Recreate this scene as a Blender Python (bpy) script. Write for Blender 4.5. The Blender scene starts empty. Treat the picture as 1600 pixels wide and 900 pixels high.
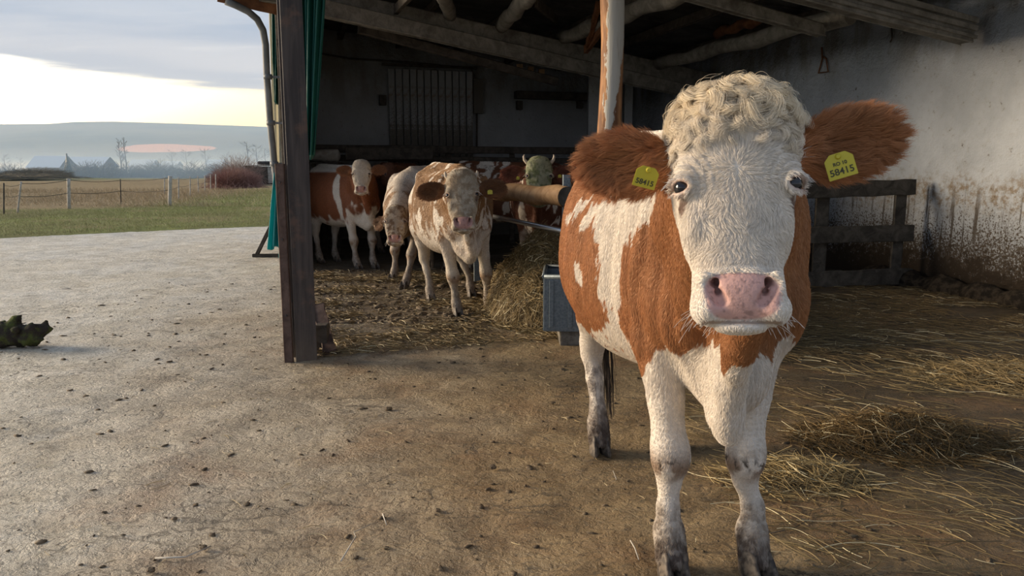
import bpy, bmesh, math, random, time
import numpy as np
from mathutils import Vector, Matrix, Euler
T00 = time.time()
SC = bpy.context.scene; COL = SC.collection
# ------------------------------------------------------------------ camera
CAM_H, FPX, PITCH = 1.40, 1150.0, math.radians(9.285)
cam = bpy.data.cameras.new('camera'); cam.sensor_width = 36; cam.lens = FPX / 1600 * 36; cam.clip_end = 6000
camo = bpy.data.objects.new('camera', cam); COL.objects.link(camo)
camo.location = (0, 0, CAM_H); camo.rotation_euler = (math.pi / 2 - PITCH, 0, 0); SC.camera = camo
# ------------------------------------------------------------------ view
SC.view_settings.view_transform = 'Standard'; SC.view_settings.look = 'None'; SC.view_settings.gamma = 1; SC.view_settings.exposure = 0.56
SC.view_settings.use_curve_mapping = False
SC.cycles.max_bounces = 6; SC.cycles.diffuse_bounces = 4; SC.cycles.volume_bounces = 1; SC.cycles.use_denoising = True
SC.cycles.volume_step_rate = 4.0; SC.cycles.transparent_max_bounces = 12
# ------------------------------------------------------------------ node helper
class NG:
    def __init__(s, nt): s.nt = nt
    def n(s, t, **k):
        x = s.nt.nodes.new(t)
        for a, b in k.items(): setattr(x, a, b)
        return x
    def put(s, inp, v):
        if hasattr(v, 'is_linked') or hasattr(v, 'links'): s.nt.links.new(v, inp)
        elif isinstance(v, (tuple, list)) and inp.type == 'RGBA' and len(v) == 3: inp.default_value = (*v, 1)
        else: inp.default_value = v
    def m(s, op, a, b=0., c=None, clamp=False):
        x = s.n('ShaderNodeMath', operation=op); x.use_clamp = clamp; s.put(x.inputs[0], a); s.put(x.inputs[1], b)
        if c is not None: s.put(x.inputs[2], c)
        return x.outputs[0]
    def ss(s, a, b, v):
        x = s.n('ShaderNodeMapRange', interpolation_type='SMOOTHSTEP')
        if a > b: x.inputs[1].default_value = b; x.inputs[2].default_value = a; x.inputs[3].default_value = 1; x.inputs[4].default_value = 0
        else: x.inputs[1].default_value = a; x.inputs[2].default_value = b
        s.put(x.inputs[0], v); return x.outputs[0]
    def mix(s, f, a, b):
        x = s.n('ShaderNodeMix', data_type='RGBA'); s.put(x.inputs[0], f); s.put(x.inputs[6], a); s.put(x.inputs[7], b); return x.outputs[2]
    def xyz(s, v):
        x = s.n('ShaderNodeSeparateXYZ'); s.put(x.inputs[0], v); return x.outputs
    def comb(s, a, b, c):
        x = s.n('ShaderNodeCombineXYZ'); s.put(x.inputs[0], a); s.put(x.inputs[1], b); s.put(x.inputs[2], c); return x.outputs[0]
    def noise(s, v, sc=5., det=4., rough=.55, dist=0.):
        x = s.n('ShaderNodeTexNoise'); s.put(x.inputs['Vector'], v); x.inputs['Scale'].default_value = sc; x.inputs['Detail'].default_value = det
        x.inputs['Roughness'].default_value = rough; x.inputs['Distortion'].default_value = dist; return x.outputs['Fac']
    def voro(s, v, sc=5., feat='F1', rnd=1.):
        x = s.n('ShaderNodeTexVoronoi', feature=feat); s.put(x.inputs['Vector'], v); x.inputs['Scale'].default_value = sc; x.inputs['Randomness'].default_value = rnd; return x.outputs[0]
    def mapv(s, v, scale=(1, 1, 1), rot=(0, 0, 0)):
        x = s.n('ShaderNodeMapping'); s.put(x.inputs[0], v); x.inputs['Scale'].default_value = scale; x.inputs['Rotation'].default_value = rot; return x.outputs[0]
    def bump(s, h, dist=.01, st=1., nrm=None):
        x = s.n('ShaderNodeBump'); s.put(x.inputs['Height'], h); x.inputs['Distance'].default_value = dist; x.inputs['Strength'].default_value = st
        if nrm is not None: s.put(x.inputs['Normal'], nrm)
        return x.outputs[0]
def material(name, fn=None, base=(.5, .5, .5), rough=.7, spec=.4, metal=0.):
    m = bpy.data.materials.new(name); m.use_nodes = True; b = m.node_tree.nodes['Principled BSDF']
    b.inputs['Base Color'].default_value = (*base, 1); b.inputs['Roughness'].default_value = rough; b.inputs['Specular IOR Level'].default_value = spec; b.inputs['Metallic'].default_value = metal
    if fn:
        g = NG(m.node_tree); tc = g.n('ShaderNodeTexCoord'); fn(g, b, tc.outputs['Object'])
    return m
# ------------------------------------------------------------------ sky
wd = bpy.data.worlds.new('sky'); SC.world = wd; wd.use_nodes = True; nt = wd.node_tree
g = NG(nt); bg = nt.nodes['Background']; tc = g.n('ShaderNodeTexCoord'); D_ = g.xyz(tc.outputs['Generated'])
el = g.m('ARCSINE', D_[2]); az = g.m('ARCTAN2', D_[0], D_[1])                      # az: 0 ahead, negative to the left
zc = g.m('ADD', g.m('MAXIMUM', D_[2], 0.), .10)
pl = g.comb(g.m('DIVIDE', D_[0], zc), g.m('DIVIDE', D_[1], zc), 0.)
n1 = g.noise(g.mapv(pl, (.55, 1.0, 1)), 1.0, 7, .55, .6); n2 = g.noise(g.mapv(pl, (.3, 1.3, 1), (0, 0, .2)), 2.4, 6, .6, .3)
cl = g.mix(g.ss(.38, .62, n1), (.195, .27, .40), (.34, .39, .48))
cl = g.mix(g.m('MULTIPLY', g.ss(.54, .72, n2), .6), cl, (.62, .64, .67))
cl = g.mix(g.m('MULTIPLY', g.ss(.20, .12, el), .4), cl, (.50, .48, .50))
cl = g.mix(g.m('MULTIPLY', g.ss(.42, .10, el), .10), cl, (.80, .74, .66))
azc = g.m('MINIMUM', g.m('MAXIMUM', az, -1.3), .2)
edge = g.m('ADD', g.m('MULTIPLY', azc, -.085), .072)                                 # height of the clear band over the horizon
nb = g.noise(g.mapv(g.comb(az, el, 0.), (2.2, 26, 1), (0, 0, -.03)), 1.6, 5, .6)
ev = g.m('SUBTRACT', g.m('ADD', edge, g.m('MULTIPLY', g.m('SUBTRACT', nb, .5), .055)), el)
band = g.ss(-.004, .014, ev)
azw = g.m('MULTIPLY', g.ss(-2.6, -1.3, az), g.ss(.9, -.1, az))
band = g.m('MULTIPLY', band, azw)
warm = g.ss(-.62, -.28, az); low = g.ss(.09, .045, el)
gl = g.mix(warm, (1.9, 1.82, 1.55), (1.28, 1.14, .68)); gl = g.mix(g.m('MULTIPLY', low, g.m('MULTIPLY', warm, .55)), gl, (1.15, .92, .38))
sky = g.mix(band, cl, gl)
sky = g.mix(g.ss(0., -.03, el), sky, (.20, .20, .18))
g.put(bg.inputs[0], sky); bg.inputs[1].default_value = 1.0
# ------------------------------------------------------------------ low sun behind thin cloud, to the left
sl = bpy.data.lights.new('sun', 'SUN'); sl.energy = 4.3; sl.angle = math.radians(24); sl.color = (1.0, .82, .60)
so = bpy.data.objects.new('sun', sl); COL.objects.link(so); SUN_AZ, SUN_EL = math.radians(-80), math.radians(13)
sd = Vector((math.sin(SUN_AZ) * math.cos(SUN_EL), math.cos(SUN_AZ) * math.cos(SUN_EL), math.sin(SUN_EL)))
so.rotation_euler = sd.to_track_quat('Z', 'Y').to_euler(); so.location = (-8, 2, 6)

# ------------------------------------------------------------------ where things stand
def ray(px, py):
    a, b = (px - 800) / FPX, (450 - py) / FPX; c, s = math.cos(PITCH), math.sin(PITCH)
    return np.array([a, c + b * s, -s + b * c])
def PT(px, py, Y):
    d = ray(px, py); return np.array([0, 0, CAM_H]) + d * (Y / d[1])
def G(px, py, z=0.):
    d = ray(px, py); return np.array([0, 0, CAM_H]) + d * ((z - CAM_H) / d[2])
AX = np.array([-.287, .958, 0.]); AX /= np.linalg.norm(AX); BX = np.array([AX[1], -AX[0], 0.]); UP = np.array([0, 0, 1.])
L0 = G(476, 560)
def B(s, t, z=0.): return L0 + AX * s + BX * t + UP * z      # barn coordinates: s into the barn, t across to the right wall
WT = 7.18
BANG = math.atan2(-AX[0], AX[1])                               # turn of the barn about z
# ------------------------------------------------------------------ shape helpers
def link(o, parent=None):
    COL.objects.link(o)
    if parent is not None: o.parent = parent
    return o
def tag(o, label=None, cat=None, group=None, kind=None, lab=None):
    for k, v in (('label', label), ('category', cat), ('group', group), ('kind', kind)):
        if v: o[k] = v
    return o
def empty(name, loc, rz=0., **k):
    o = bpy.data.objects.new(name, None); link(o); o.location = loc; o.rotation_euler = (0, 0, rz); o.empty_display_size = .1; return tag(o, **k)
class MB:
    """collects simple solids and links them as one mesh"""
    def __init__(s): s.bm = bmesh.new()
    def box(s, c, d, M=None, bev=0., rot=None):
        T = Matrix.Translation(Vector(c)) @ (rot.to_4x4() if rot is not None else Matrix.Identity(4)) @ Matrix.Diagonal((*d, 1))
        r = bmesh.ops.create_cube(s.bm, size=1, matrix=(M or Matrix.Identity(4)) @ T)
        if bev: bmesh.ops.bevel(s.bm, geom=list({e for v in r['verts'] for e in v.link_edges}), offset=bev, segments=2, affect='EDGES', profile=.6)
        return s
    def bar(s, a, b, w, h, bev=.004, segs=1, jit=0., seed=0, up=(0, 0, 1)):
        """a squared timber from a to b, w across, h along up; segs/jit make it uneven"""
        a, b = Vector(a), Vector(b); d = b - a; L = d.length; d.normalize(); up = Vector(up) if abs(d.z) < .97 or up[2] == 0 else Vector((0, 1, 0)); x = d.cross(up); x.normalize(); u = x.cross(d)
        rnd = random.Random(seed); rings = []
        for i in range(segs + 1):
            p = a + d * (L * i / segs); jw = w * (1 + jit * rnd.uniform(-1, 1)); jh = h * (1 + jit * rnd.uniform(-1, 1)); ox = x * (rnd.uniform(-1, 1) * jit * w * .4); e = min(bev, w * .3, h * .3)
            cs = []
            for sx, sz in ((-1, -1), (1, -1), (1, 1), (-1, 1)):
                for (qx, qz) in (((sx * (jw / 2 - e)), sz * jh / 2), (sx * jw / 2, sz * (jh / 2 - e))) if sx * sz > 0 else ((sx * jw / 2, sz * (jh / 2 - e)), (sx * (jw / 2 - e), sz * jh / 2)):
                    cs.append(s.bm.verts.new(p + ox + x * qx + u * qz))
            rings.append(cs)
        n = 8
        for k in range(segs):
            for i in range(n): s.bm.faces.new((rings[k][i], rings[k][(i + 1) % n], rings[k + 1][(i + 1) % n], rings[k + 1][i]))
        s.bm.faces.new(rings[0][::-1]); s.bm.faces.new(rings[-1]); return s
    def tube(s, pts, r, seg=10, jit=0., seed=0, cap=True, ell=1.):
        pts = [Vector(p) for p in pts]; rr = r if isinstance(r, (list, tuple)) else [r] * len(pts); rnd = random.Random(seed); rings = []; x = None
        for i, p in enumerate(pts):
            d = (pts[min(i + 1, len(pts) - 1)] - pts[max(i - 1, 0)]).normalized()
            if x is None: x = d.orthogonal().normalized()
            x = (x - d * x.dot(d)).normalized(); y = d.cross(x); c = []
            for k in range(seg):
                a = 2 * math.pi * k / seg; q = rr[i] * (1 + jit * rnd.uniform(-1, 1)); c.append(s.bm.verts.new(p + x * (math.cos(a) * q) + y * (math.sin(a) * q * ell)))
            rings.append(c)
        for k in range(len(rings) - 1):
            for i in range(seg):
                f = s.bm.faces.new((rings[k][i], rings[k][(i + 1) % seg], rings[k + 1][(i + 1) % seg], rings[k + 1][i])); f.smooth = True
        if cap: s.bm.faces.new(rings[0][::-1]); s.bm.faces.new(rings[-1])
        return s
    def quad(s, *p): s.bm.faces.new([s.bm.verts.new(Vector(q)) for q in p]); return s
    def build(s, name, mat, parent=None, smooth=False, **k):
        bmesh.ops.recalc_face_normals(s.bm, faces=s.bm.faces[:])
        me = bpy.data.meshes.new(name); s.bm.to_mesh(me); s.bm.free(); me.materials.append(mat)
        if smooth:
            for p in me.polygons: p.use_smooth = True
        o = bpy.data.objects.new(name, me); link(o, parent); return tag(o, **k)
MATS = {}
# ------------------------------------------------------------------ materials
def f_wood(c1, c2, grain=(1, 1, 1), sc=6., bumpd=.006, dirt=(.06, .05, .04), damt=.5, rough=.8):
    def fn(g, b, co):
        v = g.mapv(co, grain); n = g.noise(v, sc, 8, .62, .8); n2 = g.noise(v, sc * 5, 5, .6); d = g.noise(co, 3.1, 5, .6)
        c = g.mix(g.ss(.32, .68, n), c1, c2); c = g.mix(g.m('MULTIPLY', g.ss(.50, .72, d), damt), c, dirt)
        c = g.mix(g.m('MULTIPLY', g.ss(.58, .75, n2), .45), c, (c1[0] * .35, c1[1] * .35, c1[2] * .35))
        g.put(b.inputs['Base Color'], c); b.inputs['Roughness'].default_value = rough; b.inputs['Specular IOR Level'].default_value = .25
        g.put(b.inputs['Normal'], g.bump(g.m('ADD', n, g.m('MULTIPLY', n2, .6)), bumpd, .9))
    return fn
M_BEAM = material('old_beam', f_wood((.16, .145, .12), (.27, .25, .215), (1, 1, 1), 7., .008, (.05, .042, .033), .6))
M_DARKW = material('dark_wood', f_wood((.055, .045, .036), (.11, .092, .073), (1, 1, 1), 8., .006, (.02, .017, .014), .5))
M_LOG = material('peeled_log', f_wood((.27, .155, .075), (.42, .27, .145), (1, 1, 1), 9., .006, (.10, .055, .03), .5, .6))
M_PALEW = material('pale_wood', f_wood((.33, .30, .25), (.50, .47, .41), (1, 1, 1), 7., .006, (.12, .10, .08), .5))
M_ORANGEW = material('rusty_wood', f_wood((.16, .065, .03), (.27, .12, .055), (1, 1, 1), 7., .006, (.05, .03, .02), .5))
M_HURDLE = material('hurdle_wood', f_wood((.050, .043, .034), (.115, .100, .080), (1, 1, 1), 8., .008, (.03, .025, .02), .6))
M_BOARD = material('weathered_board', f_wood((.075, .048, .038), (.14, .095, .075), (1, 1, 1), 8., .006, (.04, .028, .02), .5))
def f_post(g, b, co):
    n = g.noise(g.mapv(co, (9, 9, .6)), 3, 7, .6, .5); d = g.noise(co, 5, 6, .65); x = g.xyz(co)
    c = g.mix(g.ss(.35, .7, n), (.036, .031, .030), (.078, .066, .060)); c = g.mix(g.m('MULTIPLY', g.ss(.50, .70, d), .55), c, (.16, .095, .065))
    c = g.mix(g.ss(.5, .0, g.m('ADD', x[2], g.m('MULTIPLY', d, .4))), c, (.17, .135, .095)); g.put(b.inputs['Base Color'], c)
    b.inputs['Roughness'].default_value = .6; g.put(b.inputs['Normal'], g.bump(g.m('ADD', n, d), .004, .8))
M_POST = material('rusted_steel', f_post)
def f_mid(g, b, co):
    x = g.xyz(co); n = g.noise(g.mapv(co, (1, 1, .12)), 22, 6, .6, .4); d = g.noise(g.mapv(co, (1, 1, .45)), 9, 6, .65)
    bark = g.mix(g.ss(.35, .65, n), (.15, .065, .028), (.40, .20, .085)); edge = g.m('ADD', x[0], g.m('MULTIPLY', g.m('SUBTRACT', d, .5), .16))
    e2 = g.m('MULTIPLY', g.ss(-.075, -.062, edge), g.ss(.10, .085, g.m('ADD', edge, g.m('MULTIPLY', g.m('SUBTRACT', 2.55, x[2]), .13))))
    front = g.ss(.03, .0, x[1]); t = g.m('MULTIPLY', g.m('MULTIPLY', e2, front), g.ss(1.55, 1.8, x[2]))
    c = g.mix(t, bark, g.mix(g.ss(.5, .8, n), (.50, .49, .45), (.30, .27, .22))); g.put(b.inputs['Base Color'], c); b.inputs['Roughness'].default_value = .7
    g.put(b.inputs['Normal'], g.bump(g.m('ADD', n, g.m('MULTIPLY', t, .6)), .006, .9))
M_MID = material('peeling_post', f_mid)
def f_floor(g, b, co):
    x = g.xyz(co); v = g.mapv(co, (1, 1, 0)); big = g.noise(v, .55, 5, .6); mid = g.noise(v, 3.2, 7, .62, .6); fine = g.noise(v, 26, 7, .68); gr = g.noise(v, 110, 5, .7)
    # mud trodden out of the barn: towards the right and inside
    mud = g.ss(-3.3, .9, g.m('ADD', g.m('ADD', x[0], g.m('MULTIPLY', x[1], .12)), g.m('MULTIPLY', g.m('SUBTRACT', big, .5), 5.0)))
    mud = g.m('MAXIMUM', mud, g.ss(.58, .70, mid)) if False else mud
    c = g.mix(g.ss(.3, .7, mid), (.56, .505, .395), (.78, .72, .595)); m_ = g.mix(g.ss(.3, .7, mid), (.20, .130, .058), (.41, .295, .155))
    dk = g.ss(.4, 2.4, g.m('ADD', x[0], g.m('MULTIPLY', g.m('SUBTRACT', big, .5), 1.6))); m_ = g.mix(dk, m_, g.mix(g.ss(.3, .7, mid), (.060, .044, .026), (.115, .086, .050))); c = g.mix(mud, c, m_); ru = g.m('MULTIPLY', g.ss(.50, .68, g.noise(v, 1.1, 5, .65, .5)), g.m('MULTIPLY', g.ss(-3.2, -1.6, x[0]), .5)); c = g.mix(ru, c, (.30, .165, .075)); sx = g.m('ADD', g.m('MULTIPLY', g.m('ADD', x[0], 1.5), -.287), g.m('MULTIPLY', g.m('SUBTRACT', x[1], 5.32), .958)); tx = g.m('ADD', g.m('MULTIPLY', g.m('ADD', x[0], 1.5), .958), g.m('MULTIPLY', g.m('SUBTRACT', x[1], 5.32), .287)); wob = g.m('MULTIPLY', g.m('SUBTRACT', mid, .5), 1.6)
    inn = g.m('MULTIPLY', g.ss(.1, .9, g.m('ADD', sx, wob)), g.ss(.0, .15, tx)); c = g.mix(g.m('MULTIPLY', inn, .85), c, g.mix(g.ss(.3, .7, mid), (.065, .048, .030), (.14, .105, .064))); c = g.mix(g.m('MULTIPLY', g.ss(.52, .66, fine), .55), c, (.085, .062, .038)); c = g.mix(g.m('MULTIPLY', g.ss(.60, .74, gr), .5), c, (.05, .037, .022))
    pale = g.noise(v, 61, 3, .6); c = g.mix(g.m('MULTIPLY', g.ss(.66, .76, pale), .5), c, (.48, .40, .27))
    crack = g.voro(g.mapv(g.comb(g.m('ADD', x[0], g.m('MULTIPLY', mid, .5)), g.m('ADD', x[1], g.m('MULTIPLY', fine, .12)), 0.), (1.0, 2.3, 1)), 2.6, 'DISTANCE_TO_EDGE')
    ck = g.m('MULTIPLY', g.ss(.022, .0, crack), g.ss(.45, .6, g.noise(v, 1.3, 4, .6))); c = g.mix(g.m('MULTIPLY', ck, .75), c, (.06, .047, .032))
    g.put(b.inputs['Base Color'], c); wet = g.ss(.42, .62, g.noise(v, .8, 4, .6)); r = g.n('ShaderNodeMapRange'); g.put(r.inputs[0], g.m('ADD', g.m('MULTIPLY', wet, .6), g.m('MULTIPLY', fine, .4)))
    r.inputs[3].default_value = .72; r.inputs[4].default_value = .33; g.put(b.inputs['Roughness'], r.outputs[0]); b.inputs['Specular IOR Level'].default_value = .45
    r1 = g.m('ABSOLUTE', g.m('SUBTRACT', g.noise(g.mapv(co, (1, 1.3, 0)), 11, 4, .55, .4), .5)); r2 = g.m('ABSOLUTE', g.m('SUBTRACT', g.noise(v, 34, 4, .6, .3), .5))
    rid = g.m('ADD', g.m('MINIMUM', g.m('MULTIPLY', r1, 7.), .55), g.m('MULTIPLY', g.m('MINIMUM', g.m('MULTIPLY', r2, 6.), .5), .5))
    h = g.m('ADD', g.m('MULTIPLY', mid, 1.2), g.m('ADD', g.m('MULTIPLY', fine, .55), g.m('MULTIPLY', gr, .16))); h = g.m('ADD', g.m('SUBTRACT', h, g.m('MULTIPLY', ck, .35)), g.m('MULTIPLY', rid, .26))
    c = g.mix(g.m('MULTIPLY', g.ss(.36, .08, rid), .34), c, (.09, .068, .043)); g.put(b.inputs['Base Color'], c)
    g.put(b.inputs['Normal'], g.bump(h, .034, 1.))
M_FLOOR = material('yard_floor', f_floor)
def f_barnfloor(g, b, co):
    v = g.mapv(co, (1, 1, 0)); mid = g.noise(v, 2.2, 7, .62, .8); fine = g.noise(v, 18, 7, .68); gr = g.noise(v, 80, 4, .7)
    c = g.mix(g.ss(.3, .7, mid), (.070, .055, .038), (.16, .125, .08)); c = g.mix(g.m('MULTIPLY', g.ss(.5, .66, fine), .6), c, (.045, .035, .025)); c = g.mix(g.m('MULTIPLY', g.ss(.58, .70, gr), .5), c, (.30, .22, .11))
    g.put(b.inputs['Base Color'], c); b.inputs['Roughness'].default_value = .75; g.put(b.inputs['Normal'], g.bump(g.m('ADD', g.m('MULTIPLY', mid, 1.5), fine), .03, 1.))
def f_plaster(dark=0., inner=0.):
    def fn(g, b, co):
        x = g.xyz(co); n = g.noise(co, 1.6, 7, .62); f = g.noise(co, 14, 7, .68); sp = g.noise(co, 46, 5, .72); dr = g.noise(g.mapv(co, (14, 14, .55)), 1.6, 6, .65, .3)
        z = x[2]
        c = g.mix(g.ss(.3, .7, n), (.42, .45, .49), (.56, .595, .64)); c = g.mix(g.m('MULTIPLY', g.ss(.5, .72, f), .35), c, (.36, .34, .30))
        ln = g.noise(g.mapv(co, (1, 1, .4)), 3.3, 5, .6)
        # damp, splashed and flaking lower part
        hgt = g.m('ADD', z, g.m('MULTIPLY', g.m('SUBTRACT', n, .5), .55))
        bandb = g.m('MULTIPLY', g.ss(.78, 1.10, hgt), g.ss(1.42, 1.16, hgt)); c = g.mix(g.m('MULTIPLY', bandb, g.m('MULTIPLY', g.ss(.40, .62, f), .85)), c, (.27, .20, .125))
        a1 = g.m('ADD', sp, g.m('MULTIPLY', g.ss(1.25, .05, hgt), .24)); c = g.mix(g.m('MULTIPLY', g.ss(.60, .66, a1), g.ss(1.5, .9, hgt)), c, (.115, .090, .066))
        drp = g.m('MULTIPLY', g.ss(.54, .62, dr), g.ss(1.35, .85, hgt)); c = g.mix(g.m('MULTIPLY', drp, .9), c, (.10, .078, .058))
        a2 = g.m('ADD', f, g.m('MULTIPLY', g.ss(.75, .02, hgt), .34)); c = g.mix(g.ss(.62, .74, a2), c, (.070, .052, .037))
        # chipped spots high up and a stain strip near the beam
        ch = g.ss(.70, .73, g.noise(g.mapv(co, (1, 1, .6)), 9, 5, .7)); c = g.mix(g.m('MULTIPLY', ch, .75), c, (.15, .12, .09))
        top = g.m('MULTIPLY', g.ss(2.3, 3.1, hgt), g.ss(.42, .62, ln)); c = g.mix(g.m('MULTIPLY', top, .6), c, (.24, .20, .14))
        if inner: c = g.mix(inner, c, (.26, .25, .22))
        g.put(b.inputs['Base Color'], c); b.inputs['Roughness'].default_value = .85; b.inputs['Specular IOR Level'].default_value = .2
        g.put(b.inputs['Normal'], g.bump(g.m('ADD', g.m('MULTIPLY', n, 1.6), g.m('ADD', g.m('MULTIPLY', f, .6), g.m('SUBTRACT', g.m('MULTIPLY', sp, .25), g.m('MULTIPLY', ch, .3)))), .028, .9))
    return fn
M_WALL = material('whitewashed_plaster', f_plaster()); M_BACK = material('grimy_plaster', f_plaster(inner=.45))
def f_zinc(g, b, co):
    v = g.voro(co, 60); n = g.noise(co, 5, 6, .6); c = g.mix(v, (.10, .125, .14), (.19, .22, .235)); c = g.mix(g.m('MULTIPLY', g.ss(.5, .7, n), .7), c, (.13, .12, .10))
    g.put(b.inputs['Base Color'], c); b.inputs['Metallic'].default_value = .55; b.inputs['Roughness'].default_value = .5
M_ZINC = material('galvanised_steel', f_zinc)
M_STEEL = material('worn_steel', None, (.42, .43, .44), .32, .5, .9)
M_PIPE = material('grey_pipe', lambda g, b, co: g.put(b.inputs['Base Color'], g.mix(g.ss(.4, .65, g.noise(co, 4, 6)), (.13, .14, .145), (.21, .22, .225))), rough=.5)
M_STONE = material('concrete_block', lambda g, b, co: (g.put(b.inputs['Base Color'], g.mix(g.ss(.35, .65, g.noise(co, 12, 7, .65)), (.085, .075, .06), (.19, .17, .135))), g.put(b.inputs['Normal'], g.bump(g.noise(co, 30, 6, .7), .01))), rough=.9)
M_ROOF = material('roof_sheet', lambda g, b, co: g.put(b.inputs['Base Color'], g.mix(g.ss(.35, .65, g.noise(co, 3, 7, .65)), (.035, .032, .030), (.075, .07, .062))), rough=.9)
def f_tarp(c1, c2, tr):
    def fn(g, b, co):
        n = g.noise(g.mapv(co, (5, 5, .5)), 2, 4); g.put(b.inputs['Base Color'], g.mix(n, c1, c2)); b.inputs['Roughness'].default_value = .45
        t = g.n('ShaderNodeBsdfTranslucent'); g.put(t.inputs[0], g.mix(n, c1, c2)); mx = g.n('ShaderNodeMixShader'); mx.inputs[0].default_value = tr
        out = [q for q in g.nt.nodes if q.type == 'OUTPUT_MATERIAL'][0]; g.nt.links.new(b.outputs[0], mx.inputs[1]); g.nt.links.new(t.outputs[0], mx.inputs[2]); g.nt.links.new(mx.outputs[0], out.inputs[0])
    return fn
M_CRUST = material('black_crust', lambda g, b, co: (g.put(b.inputs['Base Color'], g.mix(g.ss(.4, .65, g.noise(co, 14, 6)), (.022, .018, .014), (.07, .055, .04))), g.put(b.inputs['Normal'], g.bump(g.noise(co, 22, 6, .7), .04))), rough=.9, spec=.15)
M_TEAL = material('teal_tarp', f_tarp((.03, .34, .38), (.06, .48, .50), .45)); M_SHEET = material('clear_sheet', f_tarp((.62, .60, .50), (.78, .76, .66), .6))
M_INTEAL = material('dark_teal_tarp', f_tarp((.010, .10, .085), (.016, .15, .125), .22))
MATS['horn'] = material('horn', None, (.50, .42, .32), .45)
MATS['hoof'] = material('hoof', lambda g, b, co: g.put(b.inputs['Base Color'], g.mix(g.ss(.4, .6, g.noise(co, 40, 5)), (.035, .027, .022), (.12, .095, .07))), rough=.6)
MATS['eye'] = material('eye', None, (.006, .005, .007), .05, .6); MATS['tag'] = material('tag', None, (.46, .385, .03), .4); MATS['ink'] = material('ink', None, (.05, .045, .02), .6)
# ------------------------------------------------------------------ animal modelling: smooth solids on a grid
F32 = np.float32
def _hash(ix, iy, iz, seed):
    h = (ix * 374761393 + iy * 668265263 + iz * 2147483647 + seed * 974711) & 0xffffffff
    h = ((h ^ (h >> 13)) * 1274126177) & 0xffffffff
    return ((h ^ (h >> 16)) & 0xffff) / 65535.0
def vnoise(P, scale, seed=0):
    """smooth value noise in 0..1 at points P (n,3); scale = features per metre (scalar or 3-tuple)"""
    Q = np.asarray(P, np.float64) * np.asarray(scale, np.float64) + 1000.0
    I = np.floor(Q).astype(np.int64); f = Q - I; f = f * f * (3 - 2 * f)
    r = 0
    for dx in (0, 1):
        for dy in (0, 1):
            for dz in (0, 1):
                w = (f[:, 0] if dx else 1 - f[:, 0]) * (f[:, 1] if dy else 1 - f[:, 1]) * (f[:, 2] if dz else 1 - f[:, 2])
                r = r + w * _hash(I[:, 0] + dx, I[:, 1] + dy, I[:, 2] + dz, seed)
    return r
def fnoise(P, scale, seed=0, octv=3):
    s = np.asarray(scale, np.float64); r = 0; a = 1; t = 0
    for o in range(octv):
        r = r + a * vnoise(P, s * 2 ** o, seed + o * 17); t += a; a *= .5
    return r / t
def sstep(a, b, x):
    t = np.clip((x - a) / (b - a), 0, 1); return t * t * (3 - 2 * t)

class Frame:
    def __init__(s, o=(0, 0, 0), R=None):
        s.o = np.array(o, float); s.R = np.eye(3) if R is None else np.array(R, float)   # rows = local axes
    def loc(s, P): return (np.asarray(P) - s.o) @ s.R.T
    def wld(s, P): return np.asarray(P) @ s.R + s.o
    def vec(s, V): return np.asarray(V) @ s.R

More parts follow.
